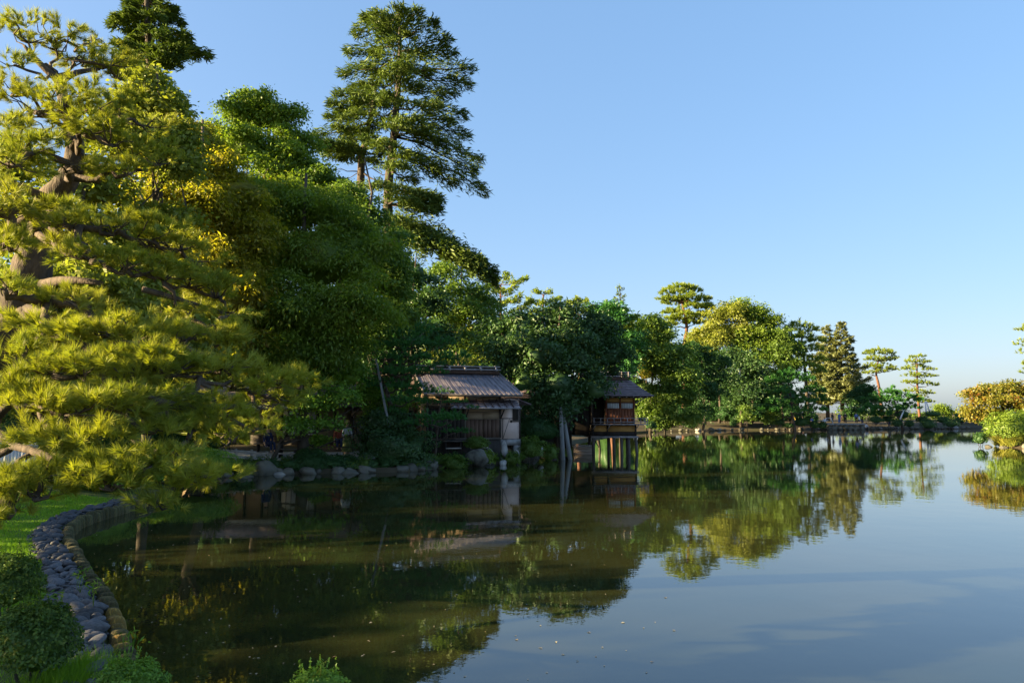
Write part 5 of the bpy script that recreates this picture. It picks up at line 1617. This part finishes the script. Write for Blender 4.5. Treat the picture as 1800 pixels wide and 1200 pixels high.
# clipped azaleas at the lower left, loose greenery on the bank
shrub('azalea_bush', 'big rounded azalea bush beside the pebbles, nearest in the corner', P(58, 1128, 7.0), 0.37, 0.40, 0.34, 6000, 0.040, M['azalea_near'], sprig=8, lump=0.05)
shrub('azalea_bush', 'dark azalea bush behind the big rounded one at the left edge', P(2, 1028, 8.7), 0.42, 0.42, 0.34, 5500, 0.042, M['azalea_near'], sprig=6, lump=0.05)
shrub('azalea_bush', 'low bright bush at the water, bottom of the bank left of the kerb end', P(225, 1200, 6.6), 0.30, 0.28, 0.17, 3200, 0.032, M['azalea'], sprig=12)
shrub('azalea_bush', 'low bush with upright sprigs alone at the lower middle water edge', P(560, 1215, 5.75), 0.24, 0.2, 0.15, 1800, 0.028, M['azalea'], sprig=9)
f = MB()
k = 12
for a, b in (((545, 1195, 5.75), (577, 1158, 5.7)), ((562, 1195, 5.75), (565, 1165, 5.7))):
    pa, pb = P(*a), P(*b)
    f.tube(wob(pa, pb, 5, 0.03), np.linspace(0.004, 0.002, 5), 4)
    tt = np.linspace(0.2, 1, k)[:, None]
    leaf_quads(f, pa + (pb - pa) * tt, RNG.normal(size=(k, 3)), RNG.normal(size=(k, 3)) + [0, 0, .6], 0.025, 0.012)
tag(f.build('bramble_sprig', M['broad_yellow']), 'two thin upright sprigs rising from the lone bush at the water', 'sprig')
f = MB()
n_ = 2600
c0 = P(130, 1170, 7.2)
b_ = c0 + np.stack([RNG.normal(size=n_) * 0.17, RNG.normal(size=n_) * 0.2, np.zeros(n_)], -1)
b_[:, 2] = zground(b_[:, 0], b_[:, 1]) - 0.01
spikes(f, b_, RNG.normal(size=b_.shape) * [0.5, 0.5, 0.2] + [0.15, 0, 1], RNG.uniform(0.12, 0.30, n_), 0.008)
tag(f.build('sedge_tuft', M['grassy']), 'fine grassy tuft between big azalea and pebbles', 'grass tuft')
for (px, py, D, lab) in ((228, 1136, 7.5, 'weed with narrow leaves growing over the near end of the kerb'), (142, 1020, 9.8, 'small weed sprouting at the water side of the mossy kerb'), (165, 1042, 9.3, 'tiny seedling on the sunlit kerb stones'), (90, 1062, 8.7, 'weed clump at the pebble edge beside the dark azalea')):
    c = P(px, py, D); f = MB()
    nb = 26
    q = c + RNG.normal(size=(nb, 3)) * [0.06, 0.06, 0.02] + np.outer(RNG.random(nb), [0, 0, 0.16])
    leaf_quads(f, q, RNG.normal(size=(nb, 3)) + [0, 0, 1], RNG.normal(size=(nb, 3)) + [0, 0, .5], 0.085, 0.02)
    for _ in range(3):
        f.tube(wob(c - [0, 0, 0.15], q[R.randrange(nb)], 4, 0.05), np.linspace(.004, .002, 4), 4)
    tag(f.build('weed', M['azalea']), lab, 'weed')

# rounded hedge with sunlit top at the pond corner below the pine
shrub('clipped_hedge', 'long clipped hedge with lit top edge at the pond corner under the pine', P(338, 812, 28.5), 1.75, 1.0, 0.55, 7000, 0.07, M['azalea'], lump=0.05)
shrub('clipped_hedge', 'low dark clipped shrub between pond corner and fence', P(270, 830, 26.5), 0.9, 0.8, 0.5, 3500, 0.07, M['azalea'], lump=0.06)

shrub('clipped_hedge', 'broad clipped bush at the pond corner below the lowest pine boughs', P(185, 838, 23.5), 1.15, 0.9, 0.62, 4200, 0.07, M['azalea'], lump=0.06)
for k, (px, py, D, rx, rz) in enumerate([(60, 765, 29, 1.7, 1.4), (140, 760, 30, 1.8, 1.5), (225, 760, 31, 1.8, 1.6), (300, 755, 32.5, 1.5, 1.4), (370, 765, 34.8, 1.0, 1.1)]):
    shrub('understory_shrub', ['dark shrub behind the pale slatted fence', 'dark shrub between slatted fence and pond corner', 'tall dark shrub behind the low clipped corner bush', 'dark shrub behind the long lit hedge', 'dark shrub left of the path fence'][k], P(px, py, D), rx, 0.9, rz, 3500, 0.13, M['broad_deep'], lump=0.2)

# ------------------------------------------------------------------ left shore: rocks, shrubs, ferns
def rock(label, px, py, D, rx, rz, mat='rock', ry=None, amp=0.2, group=None, cat='rock'):
    V, T = ico_blob(rx * 0.78, (ry or rx * 0.8) * 0.8, rz * 0.85, 2, amp, int(px * 3 + py), 0.95)
    c = P(px, py, D); m = MB(); m.add(V, None, T)
    o = m.build('rock', M[mat]); o.location = tuple(c)
    return tag(o, label, cat, group)


rock('mottled dark boulder at the water below the leaning maple trunk', 462, 828, 32.6, 0.75, 0.62)
rock('pale flat rock right of the mottled boulder', 492, 838, 32.8, 0.5, 0.3, 'rock_pale')
rock('brown slanting boulder at the water in front of the teahouse shutters', 838, 805, 37.4, 0.85, 0.58)
rock('upright white rock under the plaster bay corner', 887, 790, 39.2, 0.26, 0.62, 'rock_pale')
rock('low white rock at the water below the upright one', 884, 815, 38.8, 0.25, 0.28, 'rock_pale')
rock('grey rock between fern and upright white rock', 862, 797, 39.0, 0.28, 0.32, 'rock_pale')
rock('white block rock right of the fern under the plaster bay', 908, 800, 39.8, 0.25, 0.35, 'rock_pale')
rock('round pale rock near the foot of the grey pole', 951, 793, 42.0, 0.24, 0.32, 'rock_pale')
rock('dark flat boulder at the water under the grey-leaved shrub', 750, 817, 36.0, 0.9, 0.42)
rock('flat pale slab at the waterline near the dense shrub', 545, 845, 33.0, 0.55, 0.14, 'rock_pale')
rock('dark shaded boulder right of the dense shrub at the water', 610, 834, 33.6, 0.9, 0.36)
rock('low dark boulder left of the flat slab', 432, 842, 31.6, 0.55, 0.3)
for k in range(46):
    px = 392 + k * 13.2 + R.uniform(-4, 4)
    D = shore_D(px, 27.0, 47.0, 0.0)
    if R.random() < 0.25:
        continue
    q = R.uniform(0.5, 1.5)
    D += R.uniform(-0.1, 0.45)
    V, T = ico_blob(0.32 * q * R.uniform(.7, 1.3), 0.26 * q, 0.24 * q * R.uniform(.7, 1.2), 2, 0.2, 700 + k, 0.95)
    m = MB(); m.add(V, None, T)
    o = m.build('rock', M['rock']); o.location = ((px - 900) / FPX * D, D, 0.08)
    tag(o, 'small dark edging rock along the waterline of the left shore', 'rock', 'edging rocks of the left shore')

shrub('shrub', 'grey-leaved rhododendron mound before the cloud-pruned pine', P(690, 785, 35.4), 1.75, 1.1, 0.95, 8000, 0.12, M['broad_dark'], lump=0.2)
shrub('shrub', 'upper part of the grey-leaved rhododendron behind the mound', P(680, 745, 36.0), 1.2, 0.9, 0.7, 5000, 0.12, M['broad_dark'], lump=0.2)
shrub('shrub', 'grey-leaved shrub reaching right under the small flat pine', P(720, 812, 35.6), 1.1, 0.8, 0.5, 3800, 0.11, M['broad_dark'], lump=0.2)
shrub('shrub', 'dense clipped green shrub in front of the path fence', P(545, 812, 33.8), 0.85, 0.7, 0.62, 6000, 0.075, M['azalea_far'], lump=0.08)
shrub('shrub', 'dark mound shrub right of the dense clipped one', P(600, 815, 34.2), 1.0, 0.6, 0.40, 4000, 0.08, M['broad_deep'], lump=0.15)
shrub('shrub', 'bright round moss-green shrub under the brown shutters', P(838, 780, 38.3), 0.62, 0.5, 0.36, 3500, 0.07, M['broad'], lump=0.12)
shrub('fern', 'light green fern hanging over the water by the brown boulder', P(856, 806, 38.0), 0.42, 0.35, 0.42, 900, 0.16, M['broad_light'], lump=0.25, aspect=0.25)
shrub('fern', 'fern clump at the waterline left of the brown boulder', P(795, 815, 36.7), 0.75, 0.5, 0.38, 1600, 0.16, M['broad'], lump=0.25, aspect=0.25)
shrub('fern', 'fern between white rocks below the lattice window', P(900, 808, 39.2), 0.5, 0.4, 0.36, 1000, 0.16, M['broad'], lump=0.25, aspect=0.25)
shrub('fern', 'tall fern right of the plaster bay foundation', P(932, 790, 40.6), 0.75, 0.6, 0.62, 1900, 0.18, M['broad'], lump=0.25, aspect=0.25)
shrub('shrub', 'dark shrub against the dim house left of the grey pole', P(945, 752, 43.4), 1.4, 0.8, 0.95, 4200, 0.11, M['broad_deep'], lump=0.2)
shrub('fern', 'fern at the foot of the upright grey pole', P(968, 798, 42.6), 0.4, 0.4, 0.5, 900, 0.16, M['broad'], lump=0.25, aspect=0.25)
shrub('shrub', 'green water-edge shrub beside the mottled boulder', P(490, 830, 33.4), 0.45, 0.4, 0.4, 1800, 0.08, M['azalea'], lump=0.15)
shrub('shrub', 'small dark shrub left of the mottled boulder', P(425, 828, 32.2), 0.55, 0.5, 0.45, 2000, 0.08, M['azalea_far'], lump=0.15)

for k in range(34):
    px = 395 + k * 17.5 + R.uniform(-5, 5)
    D = shore_D(px, 27.0, 47.0, 0.25)
    x = (px - 900) / FPX * D
    r_ = R.uniform(0.28, 0.55)
    kind = R.random()
    shrub('fern' if kind < 0.5 else 'edging_plant', 'small fern tuft among the edging rocks of the left shore' if kind < 0.5 else 'low leafy plant overhanging the left shore waterline',
          (x, D + R.uniform(0, 0.5), 0.25 + R.uniform(0, 0.15)), r_, r_ * 0.7, R.uniform(0.22, 0.42), 420, 0.13 if kind < 0.5 else 0.09, M['broad'] if kind < 0.5 else M['azalea_far'],
          'fern tufts of the left shore' if kind < 0.5 else 'edging plants of the left shore', 'fern' if kind < 0.5 else 'plant', lump=0.3, aspect=0.25 if kind < 0.5 else 0.5)

# ------------------------------------------------------------------ far shore: clipped bushes, stones, platform, props
far_b = [(1145, 748, 92, 9, 8, 'low bush just right of the pavilion balcony'), (1172, 746, 100, 14, 9, 'dark clipped block under the bright maple'), (1215, 746, 106, 12, 10, 'dark round bush right of the bright maple'),
         (1289, 744, 113, 6, 7, 'small bright bush on the bare far bank'), (1365, 742, 115, 14, 7, 'sloping bush with pale edge on the far bank'), (1385, 748, 114, 10, 5, 'low bush at the stones of the far bank'),
         (1408, 742, 115, 14, 10, 'big round bush left of the stone platform'), (1432, 747, 115, 8, 8, 'first small ball bush right of the big round one'), (1446, 748, 115, 7, 7, 'second small ball bush near the platform'),
         (1540, 738, 118, 14, 7, 'clipped bush right of the stone platform'), (1576, 744, 117, 10, 8, 'ball bush near the leaning white prop'), (1560, 737, 120, 10, 6, 'clipped bush behind the ball bush by the white prop'), (1598, 745, 118, 8, 7, 'small ball bush beneath the low dark pine'),
         (1622, 738, 122, 11, 7, 'ball bush left of the big far one'), (1632, 746, 119, 14, 10, 'big round bush at the water below the tiered pine'), (1658, 738, 124, 14, 7, 'low hedge bush in the open gap'), (1672, 744, 121, 14, 9, 'wide clipped bush at the water in the open gap'),
         (1690, 738, 126, 12, 6, 'hedge piece behind the wide clipped bush'), (1715, 738, 126, 12, 7, 'dark hedge piece left of the spit'), (1735, 744, 122, 14, 9, 'round bush behind the spit shrubs'), (1585, 728, 124, 16, 10, 'dark shrub under the low pine mound'), (1640, 728, 126, 18, 6, 'long dark hedge behind the ball bushes'), (1700, 730, 132, 30, 6, 'low dark green hedge on the skyline')]
for px, py, D, rx, rz, lab in far_b:
    c = P(px, py, D); s_ = mpp(D)
    shrub('clipped_bush', lab, c, rx * s_, max(rx * s_ * 0.8, 0.5), rz * s_, 1000, 0.17, M['azalea_far'], lump=0.05)
rows = [(1135, 1240, 96, 108), (1240, 1450, 110, 116.5), (1515, 1735, 119, 125)]
i = 0
for a, b, Da, Db in rows:
    px = a
    while px < b:
        D0 = Da + (Db - Da) * (px - a) / (b - a)
        # walk out to the shoreline
        D = shore_D(px, D0 - 14, 150.0, 0.1)
        if R.random() < 0.28:
            px += R.uniform(4, 12)
            continue
        c = np.array([(px - 900) / FPX * D, D, 0.18])
        r_ = R.uniform(0.22, 0.62)
        V, T = ico_blob(r_ * .85, r_ * .7, r_ * R.uniform(.4, .65), 1, 0.2, i, 0.9)
        m = MB(); m.add(V, None, T)
        pale = R.random() < 0.22
        o = m.build('rock', M['rock_pale' if pale else 'rock']); o.location = tuple(c)
        tag(o, 'pale stone of the rock edging along the far shore' if pale else 'dark stone of the rock edging along the far shore', 'rock', 'pale edging stones of the far shore' if pale else 'dark edging stones of the far shore')
        i += 1
        px += r_ * 2 * FPX / D * R.uniform(0.8, 1.25)

for k, (px, py, D, rx, rz) in enumerate([(1240, 728, 116, 22, 16), (1275, 730, 120, 20, 14), (1320, 728, 121, 22, 16), (1350, 733, 122, 20, 14), (1390, 730, 124, 22, 14), (1195, 728, 110, 18, 16), (1422, 733, 124, 16, 12), (1300, 735, 119, 16, 10)]):
    c = P(px, py, D); s_ = mpp(D)
    shrub('undergrowth_shrub', 'dark loose undergrowth shrub in the shade of the far wood', c, rx * s_, 1.4, rz * s_, 900, 0.3, M['broad_deep'], 'undergrowth shrubs of the far wood', lump=0.25)

# small young trees at the far waterline
broad_tree('sapling', 'thin young tree at the far waterline before the dark wood', on(1311, 112.5), [(1310, 722, 113, 9, 12), (1305, 735, 113, 8, 8), (1318, 733, 113, 8, 8)], 1300, 0.22, M['broad'], 0.06)
broad_tree('sapling', 'bushy young tree under the broad low pine', on(1360, 114), [(1360, 728, 114, 12, 12), (1352, 738, 114, 9, 8)], 1400, 0.22, M['broad'], 0.06)

# stone platform with people
pc = on(1485, 117)
px0, px1 = (1453 - 900) / FPX * 116, (1518 - 900) / FPX * 116
t = thing('stone_platform', 'low grey stone platform at the water below the twin conifers', 'platform', (px0, 116, 0))
wdt = px1 - px0
for k in range(6):
    a, b = wdt * k / 6, wdt * (k + 1) / 6
    bx('slab', M['stone'], t, (a + 0.01, 0 + 0.05 * (k % 2), 0.78), (b - 0.01, 3.0, 0.95 + 0.03 * (k % 3)))
for k in range(7):
    V, T = ico_blob(0.55, 0.4, 0.45, 2, 0.2, 50 + k)
    m = MB(); m.add(V + np.array([wdt * (k + .4) / 7, 0.5, 0.3]), None, T)
    m.build('base_stone', M['rock'], t)
t = thing('railing', 'small white wooden frame at the left end of the platform', 'railing', P(1450, 743, 116))
for a, b in (((-0.2, 0, -.2), (0.25, 0, .75)), ((0.25, 0, .75), (1.0, 0, .75)), ((1.0, 0, .75), (1.35, 0, -0.3)), ((0.1, 0, .35), (0.55, 0, 0.4))):
    plank('bar', M['whitewood'], t, a, b, 0.09, 0.09, (0, 1, 0))
for (a, b, lab) in (((1589, 720, 119), (1582, 737, 118.5), 'white leaning prop under the low dark pine mound'), ((1626, 705, 127), (1629, 733, 127), 'pale upright prop under the tiered slim pine'), ((1628, 705, 127), (1635, 726, 127), 'second slanting prop under the tiered slim pine')):
    m = MB(); m.tube([P(*a), P(*b)], [0.10, 0.13], 7)
    tag(m.build('prop_pole', M['whitewood'], None, smooth=True), lab, 'pole')
t = thing('far_building', 'pale distant building with flat roof behind the maple', 'building', P(1685, 733, 230))
bx('wall', M['plaster'], t, (-4, 0, -2), (5, 6, 1.0)); bx('roof', M['roofboard'], t, (-4.3, -0.3, 1.005), (5.3, 6.3, 1.3))
for k in range(4):
    bx('window', M['darkwood'], t, (-3.4 + k * 2.1, -0.05, -0.4), (-2.2 + k * 2.1, -0.005, 0.5))

# ------------------------------------------------------------------ people
def skinned(name, verts, edges, rad, mat, parent, root=0, sub=1):
    me = bpy.data.meshes.new(name)
    me.from_pydata([tuple(v) for v in verts], edges, [])
    me.materials.append(mat)
    o = bpy.data.objects.new(name, me); col.objects.link(o); o.parent = parent
    sk = o.modifiers.new('skin', 'SKIN'); sk.use_smooth_shade = True
    lay = me.skin_vertices[0] if me.skin_vertices else None
    if lay is None:
        bpy.context.view_layer.objects.active = o
    lay = me.skin_vertices[0]
    for i, r in enumerate(rad):
        lay.data[i].radius = (r, r) if np.isscalar(r) else r
        lay.data[i].use_root = (i == root)
    sb = o.modifiers.new('subsurf', 'SUBSURF'); sb.levels = sub; sb.render_levels = sub
    return o


def person(label, loc, rz, top, bottom, sit=False, hat=None, skirt=False, arm=(0.0, 0.0), h=1.66, hold=None, group=None):
    t = thing('person', label, 'person', loc, rz, group)
    k = h / 1.70
    if sit:
        hip, knee, ank = 0.50, (-0.44, 0.50), (-0.46, 0.09)
    else:
        hip, knee, ank = 0.93, (-0.03, 0.50), (0.03, 0.09)
    up = hip - 0.93
    J = [(0, 0, hip), (0, 0.01, 1.14 + up), (0, 0, 1.34 + up), (0, -0.005, 1.47 + up), (0, -0.03, 1.56 + up), (0, -0.03, 1.66 + up)]
    E = [(0, 1), (1, 2), (2, 3), (3, 4), (4, 5)]
    Rr = [0.14, 0.12, 0.145, 0.05, 0.082, 0.075]
    for s_, ar in ((-1, arm[0]), (1, arm[1])):
        b = len(J)
        sh = (s_ * 0.17, 0, 1.39 + up)
        el = (s_ * 0.24, -0.04 - 0.18 * ar, 1.12 + up + 0.06 * ar)
        wr = (s_ * (0.24 - 0.08 * ar), -0.10 - 0.30 * ar, 0.89 + up + 0.30 * ar)
        ha = (wr[0], wr[1] - 0.05, wr[2] - 0.06 + 0.06 * ar)
        J += [sh, el, wr, ha]
        E += [(2, b), (b, b + 1), (b + 1, b + 2), (b + 2, b + 3)]
        Rr += [0.062, 0.045, 0.032, 0.040]
        n_ = len(J)
        for q in range(4):
            J.append((ha[0] + (q - 1.5) * 0.017, ha[1] - 0.03 - 0.02 * ar, ha[2] - 0.075 + 0.01 * abs(q - 1.5))); E.append((b + 3, n_ + q)); Rr.append(0.009)
        J.append((ha[0] - s_ * 0.045, ha[1] - 0.03, ha[2] - 0.01)); E.append((b + 3, n_ + 4)); Rr.append(0.010)
    legs = []
    for s_ in (-1, 1):
        b = len(J)
        J += [(s_ * 0.09, 0, hip - 0.03), (s_ * 0.10, knee[0], knee[1]), (s_ * 0.10, ank[0] , ank[1]), (s_ * 0.11, ank[0] - 0.16, 0.045)]
        E += [(0, b), (b, b + 1), (b + 1, b + 2), (b + 2, b + 3)]
        Rr += [0.092, 0.062, 0.042, 0.038]
        legs.append(b)
    J = [tuple(np.array(j) * k) for j in J]
    Rr = [r * k for r in Rr]
    skinned('body', J, E, Rr, M['skin'], t)
    # shirt
    sv = [J[0], J[1], J[2], tuple(np.array(J[3]) - [0, 0, 0.03])]
    se = [(0, 1), (1, 2), (2, 3)]; sr = [0.155 * k, 0.145 * k, 0.165 * k, 0.075 * k]
    for b in (6, 15):
        i_ = len(sv)
        sv += [J[b], J[b + 1], tuple(np.array(J[b + 1]) * 0.35 + np.array(J[b + 2]) * 0.65)]; se += [(2, i_), (i_, i_ + 1), (i_ + 1, i_ + 2)]; sr += [0.082 * k, 0.062 * k, 0.052 * k]
    skinned('shirt', sv, se, sr, top, t)
    if skirt:
        m = MB(); m.tube([(0, 0, (hip + 0.12) * k), (0, 0, (hip - 0.1) * k), (0, 0, 0.5 * k), (0, 0, 0.14 * k)], [0.15, 0.20, 0.225, 0.25], 12, 0.03)
        m.build('skirt', bottom, t, smooth=True)
    else:
        tv = [J[0]]; te = []; tr_ = [0.155 * k]
        for b in legs:
            i_ = len(tv)
            tv += [J[b], J[b + 1], tuple(np.array(J[b + 2]) + [0, 0, 0.03])]; te += [(0, i_), (i_, i_ + 1), (i_ + 1, i_ + 2)]; tr_ += [0.105 * k, 0.080 * k, 0.065 * k]
        skinned('trousers', tv, te, tr_, bottom, t)
    hd = np.array(J[5])
    V, T = ico_blob(0.088 * k, 0.098 * k, 0.085 * k, 2, 0.03, 4)
    V = V[:, :] + hd + np.array([0, 0.016, 0.045]) * k
    m = MB(); m.add(V, None, T); m.build('hair', M['hair'], t, smooth=True)
    m = MB(); V, T = ico_blob(0.014 * k, 0.018 * k, 0.018 * k, 1, 0, 1); m.add(V + hd + np.array([0, -0.088, -0.055]) * k, None, T); m.build('nose', M['skin'], t, smooth=True)
    if hat is not None:
        m = MB()
        m.tube([hd + np.array([0, 0, 0.035]), hd + np.array([0, 0, 0.05]), hd + np.array([0, 0, 0.055]), hd + np.array([0, 0, 0.13]), hd + np.array([0, 0, 0.155])], [0.19, 0.185, 0.11, 0.10, 0.05], 14)
        m.build('hat', hat, t, smooth=True)
    return t


person('person in straw hat, white top and long olive skirt standing at the low fence', on(612, 37.6), 0.6, M['cloth_white'], M['cloth_olive'], hat=M['straw'], skirt=True, h=1.6)
person('person in red top sitting in the shade of the shelter', on(598, 38.6), 0.3, M['cloth_red'], M['cloth_navy'], sit=True)
person('person in navy sitting on the dark bench behind the fence', on(474, 37.1), 0.9, M['cloth_navy'], M['cloth_navy'], sit=True)
far_p = [(1404, 119, 'person in white at the left end of the far group', 'cloth_white', 'cloth_navy', 0), (1408, 121, 'person in blue beside the one in white behind the big round bush', 'cloth_blue', 'cloth_navy', 0),
         (1393, 121, 'person in yellow jacket under the broad low pine', 'cloth_yellow', 'cloth_navy', 0), (1424, 120, 'person in blue jacket carrying a pack left of the white frame', 'cloth_blue', 'cloth_black', 1), (1446, 120, 'person in pale top just left of the white frame', 'cloth_white', 'cloth_black', 0),
         (1460, 118.6, 'dark-clad person bending beside the white frame', 'cloth_black', 'cloth_black', 0), (1472, 117.6, 'person in full blue with white cap standing on the stone platform', 'cloth_blue', 'cloth_blue', 0), (1483, 118, 'person in black beside the one in full blue on the platform', 'cloth_black', 'cloth_black', 1),
         (1502, 118, 'person in blue top with dark trousers on the right half of the platform', 'cloth_blue', 'cloth_black', 0), (1507, 117.4, 'crouching person in white at the platform edge', 'cloth_white', 'cloth_navy', 0), (1519, 119, 'person in white shirt at the right end of the platform', 'cloth_white', 'cloth_black', 0),
         (1559, 123, 'person in pale blue alone among the bushes right of the platform', 'cloth_white', 'cloth_navy', 0), (1350, 119, 'person in dark clothes in the shade of the far wood', 'cloth_black', 'cloth_black', 0)]
for px, D, lab, a, b, ar in far_p:
    g_ = on(px, D)
    if 1455 < px < 1518:
        g_[2] = 0.99
    g_[1] = D
    person(lab, g_, R.uniform(-1.2, 1.2), M[a], M[b], sit='crouching' in lab, hat=M['cloth_white'] if 'cap' in lab else None, arm=(0.8 * ar, 0.3), h=1.68)

# ------------------------------------------------------------------ leaves and specks floating on the pond
f = MB()
n_ = 230
px_ = 180 + 1000 * RNG.random(n_) ** 1.4; py_ = RNG.uniform(860, 1195, n_)
D_ = EYE * FPX / (py_ - HOR)
x_ = (px_ - 900) / FPX * D_
ok = sdist(x_, D_) < -0.3
x_, D_ = x_[ok], D_[ok]
c_ = np.stack([x_, D_, np.full(len(x_), 0.006)], -1)
leaf_quads(f, c_, RNG.normal(size=c_.shape) * 0.05 + [0, 0, 1], RNG.normal(size=c_.shape), RNG.uniform(0.02, 0.065, len(c_)), RNG.uniform(0.01, 0.03, len(c_)))
tag(f.build('floating_leaves', M['dry']), kind='stuff')
